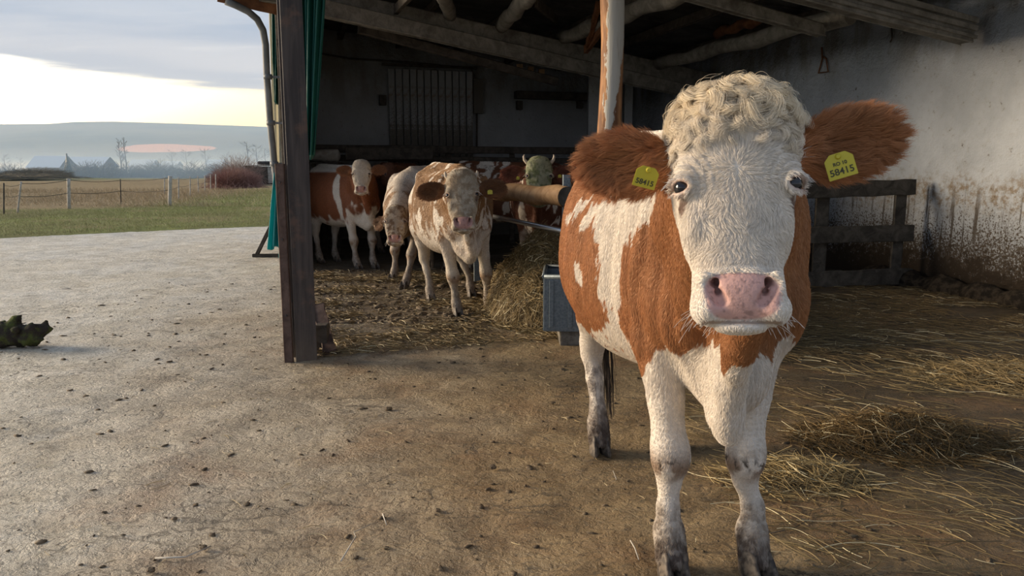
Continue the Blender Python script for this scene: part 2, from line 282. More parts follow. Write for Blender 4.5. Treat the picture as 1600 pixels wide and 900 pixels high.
class Field:
    def __init__(s, xs, ys, zs):
        s.a = [np.asarray(v, F32) for v in (xs, ys, zs)]
        s.F = np.full((len(xs), len(ys), len(zs)), .15, F32)
    def sub(s, lo, hi):
        sl = []; ax = []
        for d in range(3):
            i0 = max(0, int(np.searchsorted(s.a[d], lo[d])) - 1); i1 = min(len(s.a[d]), int(np.searchsorted(s.a[d], hi[d])) + 1)
            if i1 - i0 < 2: return None, None
            sl.append(slice(i0, i1)); sh = [1, 1, 1]; sh[d] = i1 - i0; ax.append(s.a[d][i0:i1].reshape(sh))
        return tuple(sl), ax
    def comb(s, sl, d, k, op):
        A = s.F[sl]; d = d.astype(F32)
        if op == 'u':
            h = np.clip(.5 + .5 * (A - d) / k, 0, 1); s.F[sl] = A + (d - A) * h - k * h * (1 - h)
        else:
            d = -d; h = np.clip(.5 - .5 * (A - d) / k, 0, 1); s.F[sl] = A + (d - A) * h + k * h * (1 - h)
    def ell(s, c, r, k=.03, fr=None, op='u', ax=None):
        """ellipsoid; c and its axes in frame fr, optional extra axes rows ax (in fr)"""
        fr = fr or Frame(); R = fr.R if ax is None else np.array(ax, float) @ fr.R
        cw = fr.wld(c); r = np.array(r, float)
        e = np.sqrt(((R * r[:, None]) ** 2).sum(0)) + k + .035
        sl, X = s.sub(cw - e, cw + e)
        if sl is None: return
        q = [(R[i, 0] * (X[0] - cw[0]) + R[i, 1] * (X[1] - cw[1]) + R[i, 2] * (X[2] - cw[2])) for i in range(3)]
        k0 = np.sqrt(sum((q[i] / r[i]) ** 2 for i in range(3))) + 1e-6
        k1 = np.sqrt(sum((q[i] / r[i] ** 2) ** 2 for i in range(3))) + 1e-6
        s.comb(sl, k0 * (k0 - 1) / k1, k, op)
    def cap(s, a, b, ra, rb, k=.03, fr=None, op='u', sq=None):
        """tapered capsule a-b; sq = (axis, factor) squashes its section along a direction"""
        fr = fr or Frame(); a = fr.wld(a); b = fr.wld(b); R = max(ra, rb) + k + .035
        sl, X = s.sub(np.minimum(a, b) - R, np.maximum(a, b) + R)
        if sl is None: return
        ab = b - a; L = float(ab @ ab) + 1e-9
        P = [X[i] - a[i] for i in range(3)]
        t = np.clip((P[0] * ab[0] + P[1] * ab[1] + P[2] * ab[2]) / L, 0, 1)
        Q = [P[i] - t * ab[i] for i in range(3)]
        d2 = Q[0] ** 2 + Q[1] ** 2 + Q[2] ** 2
        if sq is not None:
            n = np.array(sq[0], float); n = fr.vec(n); n /= np.linalg.norm(n)
            m = Q[0] * n[0] + Q[1] * n[1] + Q[2] * n[2]; d2 = d2 + m * m * (sq[1] ** 2 - 1)
        s.comb(sl, np.sqrt(d2) - (ra + (rb - ra) * t), k, op)
    def chain(s, pts, rad, k=.03, fr=None, sq=None, op='u'):
        for i in range(len(pts) - 1): s.cap(pts[i], pts[i + 1], rad[i], rad[i + 1], k, fr, op, sq)
    def loft(s, prof, axis, fr=None, k=.03, n=2.3, up=2):
        """prof rows: t, hi, lo, halfwidth ; axis = index of the length axis in frame; up = index of the hi/lo axis; third = width"""
        fr = fr or Frame(); prof = np.array(prof, float); wd = 3 - axis - up
        cs = []
        for t, hi, lo, hw in prof:
            for a in (hi, lo):
                for b in (hw, -hw):
                    q = np.zeros(3); q[axis] = t; q[up] = a; q[wd] = b; cs.append(fr.wld(q))
        cs = np.array(cs); e = k + .05
        sl, X = s.sub(cs.min(0) - e, cs.max(0) + e)
        if sl is None: return
        R = fr.R
        q = [(R[i, 0] * (X[0] - fr.o[0]) + R[i, 1] * (X[1] - fr.o[1]) + R[i, 2] * (X[2] - fr.o[2])) for i in range(3)]
        T = q[axis]; tt = np.linspace(prof[0, 0], prof[-1, 0], 400)
        def curve(col):
            y = np.interp(tt, prof[:, 0], prof[:, col]); w = max(3, int(.035 / max(tt[1] - tt[0], 1e-6)) | 1)
            if s_smooth: 
                w = min(w, 61); yy = np.pad(y, w // 2, mode='edge'); y = np.convolve(yy, np.hanning(w + 2)[1:-1] / np.hanning(w + 2)[1:-1].sum(), 'valid')
            return y
        s_smooth = True
        hi = np.interp(T, tt, curve(1)); lo = np.interp(T, tt, curve(2)); hw = np.maximum(np.interp(T, tt, curve(3)), .004)
        zc = (hi + lo) / 2; hh = np.maximum((hi - lo) / 2, .004)
        a = np.abs(q[wd]) / hw; b = np.abs(q[up] - zc) / hh
        rr = (a ** n + b ** n) ** (1 / n) + 1e-6
        g = np.sqrt((a / rr / hw) ** 2 + (b / rr / hh) ** 2) + 1e-6
        d = (rr - 1) / g
        d = np.minimum(d, .3)
        end = np.maximum(prof[0, 0] - T, T - prof[-1, 0])
        d = np.where(end > 0, np.sqrt(np.maximum(d, 0) ** 2 + end ** 2), np.maximum(d, end))
        s.comb(sl, d, k, 'u')
    def mesh(s):
        F = s.F; S = F < 0; n = F.shape; A = s.a
        N = (n[0] - 1) * (n[1] - 1) * (n[2] - 1)
        ids = []; pts = []; edges = []
        for d in range(3):
            s0 = [slice(None)] * 3; s1 = [slice(None)] * 3; s0[d] = slice(0, -1); s1[d] = slice(1, None)
            m = S[tuple(s0)] != S[tuple(s1)]
            o = [1 if e != d else 0 for e in range(3)]
            I = np.array(np.nonzero(m))
            ok = np.ones(I.shape[1], bool)
            for e in range(3):
                if e != d: ok &= (I[e] >= 1) & (I[e] < n[e] - 1)
            I = I[:, ok]; J = I.copy(); J[d] += 1
            f0 = F[I[0], I[1], I[2]]; f1 = F[J[0], J[1], J[2]]; t = f0 / (f0 - f1)
            P = np.stack([A[e][I[e]] * (1 - t) + A[e][J[e]] * t if e == d else A[e][I[e]] for e in range(3)], 1)
            e1, e2 = (d + 1) % 3, (d + 2) % 3; quad = []
            for (a, b) in ((0, 0), (1, 0), (1, 1), (0, 1)):
                C = I.copy(); C[e1] -= 1 - a; C[e2] -= 1 - b
                cid = (C[0] * (n[1] - 1) + C[1]) * (n[2] - 1) + C[2]
                quad.append(cid); ids.append(cid); pts.append(P)
            q = np.stack(quad, 1); neg = f0 < 0
            q[~neg] = q[~neg][:, ::-1]; edges.append(q)
        ids = np.concatenate(ids); pts = np.concatenate(pts).astype(np.float64)
        uq, inv = np.unique(ids, return_inverse=True)
        cnt = np.bincount(inv); V = np.stack([np.bincount(inv, pts[:, e]) / cnt for e in range(3)], 1)
        Q = np.searchsorted(uq, np.concatenate(edges))
        return V, Q
def smooth_mesh(V, Q, it=1, lam=.5):
    for _ in range(it):
        acc = np.zeros_like(V); c = np.zeros(len(V))
        for a, b in ((0, 1), (1, 2), (2, 3), (3, 0)):
            for e in range(3): acc[:, e] += np.bincount(Q[:, a], V[Q[:, b], e], len(V)) + np.bincount(Q[:, b], V[Q[:, a], e], len(V))
            c += np.bincount(Q[:, a], minlength=len(V)) + np.bincount(Q[:, b], minlength=len(V))
        V = V + lam * (acc / np.maximum(c, 1)[:, None] - V)
    return V
def biggest(V, Q):
    """drop stray specks: keep the component with most faces"""
    lab = np.arange(len(V))
    while True:
        m = lab[Q].min(1); new = lab.copy()
        for j in range(4): np.minimum.at(new, Q[:, j], m)
        new = new[new]
        if (new == lab).all(): break
        lab = new
    best = np.bincount(lab[Q[:, 0]]).argmax(); keep = lab == best
    mp = np.cumsum(keep) - 1; return V[keep], mp[Q[keep[Q[:, 0]]]]
def grid_axis(lo, hi, flo, fhi, fine, coarse):
    """nodes from lo to hi, fine spacing between flo and fhi"""
    out = []; x = lo
    while x < hi:
        out.append(x)
        d = max(flo - x, x - fhi, 0); x += min(coarse, fine + d * .25)
    return np.array(out)
def np_mesh(name, V, Q, mat, parent=None, cols=None, smooth=True):
    me = bpy.data.meshes.new(name); Q = np.asarray(Q)
    me.vertices.add(len(V)); me.vertices.foreach_set('co', np.asarray(V, F32).ravel())
    k = Q.shape[1]
    me.loops.add(Q.size); me.loops.foreach_set('vertex_index', Q.astype(np.int32).ravel())
    me.polygons.add(len(Q)); me.polygons.foreach_set('loop_start', np.arange(0, Q.size, k, dtype=np.int32))
    me.update(calc_edges=True)
    if smooth: me.polygons.foreach_set('use_smooth', np.ones(len(Q), bool))
    if cols is not None:
        for nm, c in cols.items():
            at = me.color_attributes.new(nm, 'FLOAT_COLOR', 'POINT')
            at.data.foreach_set('color', np.concatenate([c, np.ones((len(c), 1))], 1).astype(F32).ravel())
    me.materials.append(mat)
    o = bpy.data.objects.new(name, me); bpy.context.scene.collection.objects.link(o)
    if parent: o.parent = parent
    return o
def hair_obj(name, P, rad, col, mat, parent=None):
    """P (n,k,3) strand points, rad (n,k) or scalar, col (n,3)"""
    n, k, _ = P.shape
    hc = bpy.data.hair_curves.new(name); hc.add_curves([k] * n)
    hc.points.foreach_set('position', P.astype(F32).ravel())
    R = np.broadcast_to(rad, (n, k)).astype(F32).copy()
    at = hc.attributes.get('radius') or hc.attributes.new('radius', 'FLOAT', 'POINT')
    at.data.foreach_set('value', R.ravel())
    at = hc.attributes.new('col', 'FLOAT_COLOR', 'CURVE')
    at.data.foreach_set('color', np.concatenate([col, np.ones((n, 1))], 1).astype(F32).ravel())
    hc.materials.append(mat)
    o = bpy.data.objects.new(name, hc); bpy.context.scene.collection.objects.link(o)
    if parent: o.parent = parent
    o['kind'] = 'stuff'
    return o
def vert_normals(V, Q):
    a = V[Q[:, 2]] - V[Q[:, 0]]; b = V[Q[:, 3]] - V[Q[:, 1]]; fn = np.cross(a, b); N = np.zeros_like(V)
    for j in range(4):
        for e in range(3): N[:, e] += np.bincount(Q[:, j], fn[:, e], len(V))
    return N / (np.linalg.norm(N, axis=1)[:, None] + 1e-12), .5 * np.linalg.norm(fn, axis=1)
def unit(v): return v / (np.linalg.norm(v, axis=-1, keepdims=True) + 1e-9)

TRUNK = [(-.74, 1.27, .90, .09), (-.66, 1.35, .74, .17), (-.54, 1.45, .66, .23), (-.38, 1.51, .63, .28), (-.15, 1.50, .61, .37),
         (.10, 1.48, .58, .42), (.30, 1.50, .60, .42), (.48, 1.54, .68, .36), (.68, 1.54, .84, .27), (.82, 1.44, 1.0, .17), (.87, 1.36, 1.1, .1)]
HEAD = [(-.302, -.015, -.06, .022), (-.290, .008, -.085, .046), (-.272, .024, -.11, .086), (-.245, .030, -.125, .096), (-.215, .024, -.135, .091), (-.175, .010, -.155, .089),
        (-.12, .006, -.20, .094), (-.06, .006, -.245, .107), (-.02, .006, -.265, .113), (.04, .006, -.26, .122), (.10, 0., -.24, .122), (.15, -.02, -.20, .108), (.185, -.05, -.15, .07)]

def head_frame(o, yaw, pitch, roll=0):
    """yaw 0 looks along -y; positive turns towards -x. pitch: how far the muzzle is brought forward (0 = face upright)"""
    vh = np.array([-math.sin(yaw), -math.cos(yaw), 0]); z = np.array([0, 0, 1.]); c, s = math.cos(pitch), math.sin(pitch)
    v = c * vh + s * z; w = c * z - s * vh; u = np.cross(w, v)     # u = to the viewer's right when v faces the viewer
    cr, sr = math.cos(roll), math.sin(roll); u, w = cr * u + sr * w, cr * w - sr * u
    return Frame(o, [u, v, w])
def leg_pts(kind, s, hoof, bend=0., knee=0.):
    """joint points of one leg; hoof = (x, y) of the fetlock foot on the ground"""
    hx, hy = hoof[:2]; kn = np.array([hoof[2] if len(hoof) > 2 else 0., 0, 0])
    if kind == 'front':
        top = np.array([.16 * s, -.44, 1.02]); el = np.array([.185 * s, -.43, .82])
        f = lambda t, z, dy=0: np.array([el[0] + (hx - el[0]) * t, el[1] + (hy - el[1]) * t + dy, z])
        P = [top, el, f(.4, .60, -.005) + kn * .6, f(.60, .44, -.012 - bend) + kn, f(.66, .385, -.014 - bend) + kn, f(.74, .32, -.002) + kn * .8, f(.86, .22), f(.95, .135, -.004), f(1, .085, -.02), f(1, .05, -.035)]
        r = [.12, .090, .057, .059, .056, .037, .034, .048, .045, .056]
    else:
        top = np.array([.15 * s, .58, 1.12]); st = np.array([.20 * s, .47, .86]); hk = np.array([st[0] * .5 + hx * .5, hy + .10, .50])
        P = [top, st, (st + hk) / 2 + [0, -.005, 0.01], hk + [0, -.02, .03], hk + [0, .0, -.03], hk * .5 + np.array([hx, hy + .01, .20]) * .5, np.array([hx, hy + .012, .20]), np.array([hx, hy, .13]), np.array([hx, hy - .03, .08]), np.array([hx, hy - .045, .05])]
        r = [.17, .135, .088, .060, .050, .038, .036, .048, .045, .052]
    return P, r
def claw_mesh(w=.060, L=.130, h=.080, inner=1):
    """one half of a cloven hoof, toe towards -y, from z 0 to h"""
    n = 12; rings = []
    for z, sc, sh in ((0, 1.0, 0), (.012, 1.03, -.002), (h * .55, .90, .010), (h, .74, .022), (h + .012, .55, .026)):
        ring = []
        for i in range(n):
            a = 2 * math.pi * i / n; x = math.cos(a); y = math.sin(a)
            tx = x * w * .5 * sc * (1 - .25 * max(0, -y)); 
            if x * inner < 0: tx *= .75
            ring.append((tx, y * L * .5 * sc + sh - (.012 if y < -.9 else 0), z))
        rings.append(ring)
    V = [p for r in rings for p in r]; Q = []
    for k in range(len(rings) - 1):
        for i in range(n): j = (i + 1) % n; Q.append((k * n + i, k * n + j, (k + 1) * n + j, (k + 1) * n + i))
    m = len(rings) - 1
    for i in range(1, n // 2): Q.append((m * n + i, m * n + i + 1 if i + 1 <= n // 2 else m * n + i, m * n + n - i - 1, m * n + n - i)) 
    return np.array(V), [q for q in Q if len(set(q)) == 4]
def cow_field(P, fine, coarse):
    """P: pose dict. returns Field"""
    hf = P['hf']; hs = P.get('hs', 1.0); f = Frame(hf.o, hf.R)
    o = hf.o
    xs = grid_axis(min(-.52, o[0] - .38), max(.52, o[0] + .38), o[0] - .34, o[0] + .34, fine, coarse)
    ys = grid_axis(min(-.95, o[1] - .20), 1.0, o[1] - .16, o[1] + .30, fine, coarse)
    zs = grid_axis(.02, max(1.62, o[2] + .32), o[2] - .33, o[2] + .28, fine, coarse)
    D = Field(xs, ys, zs)
    W = P.get('wide', 1.0)
    D.loft([(a, b, c, d * W) for a, b, c, d in TRUNK], 1, k=.02, n=2.25)
    for s in (-1, 1):
        D.ell((.21 * s, -.42, 1.12), (.10, .17, .32), .07)              # shoulder blade
        D.ell((.155 * s, -.60, .96), (.09, .12, .16), .07)               # point of shoulder
        D.ell((.20 * s, .47, 1.41), (.06, .07, .05), .06)               # hip bone
        D.ell((.17 * s, .63, 1.0), (.13, .21, .34), .06)                # thigh
        D.ell((.10 * s, .84, 1.28), (.05, .06, .07), .05)
    D.cap((0, -.35, 1.50), (0, .72, 1.53), .04, .035, .05)
    D.ell((0, -.60, .76), (.13, .16, .17), .07)                         # brisket
    # belly / udder
    if P.get('udder'): D.ell((0, .55, .68), (.16, .17, .15), .05)
    # neck: crest, middle, throat
    hb = f.wld((0, -.19, .06)); hj = f.wld((0, -.19, -.05)); hc = f.wld((0, -.15, .12))
    nb = np.array(P.get('nb', (0, -.50, 1.20)))
    mid = lambda a, b, t, dz=0: a + (b - a) * t + np.array([0, 0, dz])
    A = nb + [0, .05, .17]; B = nb; C = nb + [0, -.05, -.22]
    D.chain([A, mid(A, hc, .5, .0), hc], [.13, .11, .09], .08)
    D.chain([B, mid(B, hb, .35), mid(B, hb, .7), hb], [.22, .19, .15, .12], .09)
    D.chain([C, mid(C, hj, .35, -.02), mid(C, hj, .7, -.02), hj], [.17, .13, .11, .10], .08)
    if 'dewlap' not in P:
        p0 = f.wld((0, -.17, -.14)); p1 = np.array([0, -.80, .70]); P['dewlap'] = ([p0, p0 * .6 + p1 * .4 + [0, 0, -.03], p0 * .25 + p1 * .75 + [0, 0, -.03], p1, (0, -.66, .62)], [.05, .035, .035, .04, .055])
    if P['dewlap']:
        q, r = P['dewlap']; q = [np.array(a, float) for a in q]; D.chain(q, r, .035)
        qa = np.array(q); ra = np.array(r); kk_ = np.linspace(0, len(q) - 1, 22)
        for k_ in kk_:                                                      # skin fold up to the underside of the neck
            i_ = min(int(k_), len(q) - 2); f_ = k_ - i_; p_ = qa[i_] * (1 - f_) + qa[i_ + 1] * f_; r_ = (ra[i_] * (1 - f_) + ra[i_ + 1] * f_) * .85
            t_ = np.clip((p_[1] - C[1]) / (hj[1] - C[1] + 1e-6), 0, 1); n_ = C + (hj - C) * t_
            if p_[2] < n_[2]: D.cap(p_, n_, r_, r_ * 1.5, .03)
    # legs
    for i, (kind, s) in enumerate((('front', -1), ('front', 1), ('rear', -1), ('rear', 1))):
        pts, r = leg_pts(kind, s, P['feet'][i], 0)
        pts = [np.array(p, float) for p in pts]
        if kind == 'front':
            D.chain(pts, r, .03)
            D.ell(pts[3] * .5 + pts[4] * .5 + [0, -.022, 0], (.057, .047, .062), .03)
            D.ell(pts[7] + [0, .03, .0], (.036, .03, .04), .03)
        else:
            D.chain(pts[:3], r[:3], .07); D.chain(pts[2:], r[2:], .03)
            D.cap(pts[2] + [0, .08, .08], pts[3] + [0, .055, .02], .035, .022, .04)
            D.ell(pts[7] + [0, .035, .0], (.036, .03, .04), .03)
    # tail
    t = P.get('tail', [(0, .86, 1.44), (0, .95, 1.30), (.0, .96, .95), (.0, .94, .62)])
    D.chain([np.array(a, float) for a in t], [.045, .032, .022, .016][:len(t)], .03)
    # head
    S = hs
    D.loft([(a * S, b * S, c * S, d * S) for a, b, c, d in HEAD], 2, f, k=.045, n=2.5, up=1)
    e = lambda c, r, k=.02, op='u', ax=None: D.ell(np.array(c) * S, np.array(r) * S, k * S, f, op, ax)
    c_ = lambda a, b, ra, rb, k=.02, op='u', sq=None: D.cap(np.array(a) * S, np.array(b) * S, ra * S, rb * S, k * S, f, op, sq)
    e((0, -.09, .15), (.085, .075, .055), .05)                          # poll
    for s in (-1, 1):
        e((.094 * s, -.055, .016), (.030, .042, .040), .03)            # orbit
        e((.085 * s, -.075, -.08), (.022, .06, .06), .03)              # cheek
    # ears
    for s in (-1, 1):
        er = P['ears'][0 if s < 0 else 1]        # (tip direction u,v,w), (face normal)
        dr = unit(np.array(er[0], float)); nm = np.array(er[1], float); nm = unit(nm - dr * (nm @ dr)); up = np.cross(dr, nm)
        base = np.array((.112 * s, -.115, er[2] if len(er) > 2 else .072)); L, Wd = P.get('ear', (.105, .068))
        cen = base + dr * (L + .020)
        D.cap(base * S, (base + dr * .07) * S, .029 * S, .034 * S, .022 * S, f)
        D.ell(cen * S, np.array((L, .024, Wd)) * S, .02 * S, f, 'u', [dr, nm, up])
        D.ell((cen + nm * .026 + dr * .012) * S, np.array((L * .80, .026, Wd * .72)) * S, .012 * S, f, 's', [dr, nm, up])
    # muzzle
    e((0, .016, -.228), (.076, .034, .050), .02)
    for s in (-1, 1):
        e((.063 * s, .0, -.258), (.032, .048, .031), .02)              # lip corner
        e((.064 * s, .028, -.212), (.016, .014, .030), .016)           # nostril wing
    e((0, -.003, -.2925), (.050, .043, .0135), .008)                      # chin
    if P.get('detail', True):
        for s in (-1, 1):
            c_((.063 * s, .044, -.188), (.060 * s, .050, -.208), .006, .011, .006, 's')
            c_((.061 * s, .043, -.206), (.040 * s, .043, -.240), .0135, .0125, .006, 's'); c_((.058 * s, .050, -.215), (.040 * s, .052, -.240), .011, .011, .006, 's')
            c_((.058 * s, .048, -.208), (.042 * s, .005, -.200), .0115, .008, .005, 's')
            c_((.042 * s, .052, -.234), (.045 * s, .015, -.218), .010, .006, .005, 's')
            e((.117 * s, -.022, .0), (.018, .024, .0125), .004, 's')
        # mouth line
        q = [(-.080, -.02, -.286), (-.060, .026, -.286), (-.03, .044, -.282), (0, .048, -.280), (.03, .044, -.282), (.060, .026, -.286), (.080, -.02, -.286)]
        for a, b in zip(q, q[1:]): c_(a, b, .0034, .0034, .003, 's')
        c_((0, .052, -.274), (0, .054, -.240), .0022, .0016, .004, 's')
        for s in (-1, 1):                                               # lids
            q = [(.094, -.007, .004), (.102, -.008, .014), (.114, -.018, .0175), (.127, -.036, .012), (.131, -.052, .0)]
            for a, b in zip(q, q[1:]): c_((a[0] * s, a[1], a[2]), (b[0] * s, b[1], b[2]), .0055, .0055, .006)
            q = [(.094, -.008, -.003), (.103, -.011, -.013), (.115, -.020, -.0165), (.128, -.040, -.012)]
            for a, b in zip(q, q[1:]): c_((a[0] * s, a[1], a[2]), (b[0] * s, b[1], b[2]), .0045, .0045, .006)
    s_ = D.F; z = D.a[2].reshape(1, 1, -1); np.maximum(s_, (.035 - z) * 1.0, out=s_)
    return D

def poly_in(y, z, poly):
    ins = np.zeros(len(y), bool); n = len(poly)
    for i in range(n):
        y0, z0 = poly[i]; y1, z1 = poly[(i + 1) % n]
        c = ((z0 > z) != (z1 > z)) & (y < (y1 - y0) * (z - z0) / ((z1 - z0) if z1 != z0 else 1e-9) + y0)
        ins ^= c
    return ins
def mixc(a, b, t): return a * (1 - t[:, None]) + b * t[:, None]
def col3(*c): return np.array(c, float)
def head_colours(C, P, q, face, brown, pink=col3(.63, .37, .32), ear=None, eyepatch=None):
    """paints face, ears, nose and eye rims over C; q = head coordinates"""
    u, v, w = q.T; n1 = fnoise(P, 30, 5)
    inhead = (v > -.19 + (n1 - .5) * .05) & (np.abs(u) < .136) & (w > -.33) & (w < .27)
    C = np.where(inhead[:, None], face, C)
    isear = (np.abs(u) > .130) & (np.abs(u) < .36) & (np.abs(w - .07) < .16) & (v > -.25) & (v < .06)
    isear &= (w > .035) | (np.abs(u) > .15)
    ec = brown if ear is None else ear
    rim = np.sqrt(((np.abs(u) - .235) / .115) ** 2 + ((w - .095) / .075) ** 2)
    C = np.where(isear[:, None], ec * (1 + .55 * sstep(.6, 1.15, rim + (n1 - .5) * .4))[:, None], C)
    pad = np.maximum(((np.abs(u) / .070) ** 3 + (np.abs(w + .2315) / .0455) ** 3) ** (1 / 3), np.where(v > -.005, 0, 2)) - (n1 - .5) * .12
    t = sstep(1.06, .95, pad); C = mixc(C, np.broadcast_to(pink, C.shape), t)
    sp = fnoise(P, 160, 9, 2); C = C * (1 - .35 * (t * sstep(.58, .72, sp))[:, None])
    deep = t * (np.abs(u) > .03) * (v < .022); C = mixc(C, np.broadcast_to(pink * .6, C.shape), deep * .8)
    for s in (-1, 1):
        d = np.sqrt(((u - .113 * s) / 1.2) ** 2 + (w / 1.0) ** 2 + ((v + .03) * .5) ** 2)
        C = mixc(C, np.broadcast_to(col3(.44, .28, .22), C.shape), sstep(.022, .015, d) * .8)
        if eyepatch is not None:
            d = np.sqrt(((u - .108 * s) / 1.0) ** 2 + ((w + .032) / 1.3) ** 2)
            C = mixc(C, np.broadcast_to(eyepatch, C.shape), sstep(.014, .006, d + (n1 - .5) * .02) * (v > -.08) * .8)
    d = np.abs(w + .282) + np.maximum(0, np.abs(u) - .075) ; C = mixc(C, np.broadcast_to(col3(.25, .15, .10), C.shape), sstep(.005, .002, d) * (v > -.03) * .7)
    return C, inhead, isear, t
def leg_dirt(C, P, lo=.18, hi=.34, col=col3(.17, .13, .10), amt=.9, knee=True):
    x, y, z = P.T; n = fnoise(P, (25, 25, 9), 21)
    t = sstep(hi, lo, z + (n - .5) * .25) * amt * (.55 + .45 * sstep(.3, .6, fnoise(P, 60, 22)))
    C = mixc(C, np.broadcast_to(col, C.shape), t)
    if knee:
        k = np.exp(-((z - .385) / .05) ** 2) * (y < 0) * sstep(.30, .52, fnoise(P, 22, 23))
        C = mixc(C, np.broadcast_to(col3(.24, .14, .075), C.shape), k * .85); k2 = np.exp(-((z - .40) / .025) ** 2) * (y < 0) * sstep(.60, .66, fnoise(P, 60, 24)); C = mixc(C, np.broadcast_to(col3(.06, .045, .035), C.shape), k2)
    return C
def fur_material(name, rough=.55, spec=.25):
    m = bpy.data.materials.new(name); m.use_nodes = True; nt = m.node_tree; b = nt.nodes['Principled BSDF']
    a = nt.nodes.new('ShaderNodeAttribute'); a.attribute_name = 'col'
    nt.links.new(a.outputs['Color'], b.inputs['Base Color']); b.inputs['Roughness'].default_value = rough
    b.inputs['Specular IOR Level'].default_value = spec
    return m
def skin_material(name, scale=140):
    m = bpy.data.materials.new(name); m.use_nodes = True; nt = m.node_tree; b = nt.nodes['Principled BSDF']
    a = nt.nodes.new('ShaderNodeAttribute'); a.attribute_name = 'col'
    nt.links.new(a.outputs['Color'], b.inputs['Base Color']); b.inputs['Roughness'].default_value = .6
    b.inputs['Specular IOR Level'].default_value = .3
    tc = nt.nodes.new('ShaderNodeTexCoord'); no = nt.nodes.new('ShaderNodeTexNoise'); no.inputs['Scale'].default_value = scale
    no.inputs['Detail'].default_value = 3; bp = nt.nodes.new('ShaderNodeBump'); bp.inputs['Distance'].default_value = .003; bp.inputs['Strength'].default_value = .6
    nt.links.new(tc.outputs['Object'], no.inputs['Vector']); nt.links.new(no.outputs['Fac'], bp.inputs['Height']); nt.links.new(bp.outputs['Normal'], b.inputs['Normal'])
    return m

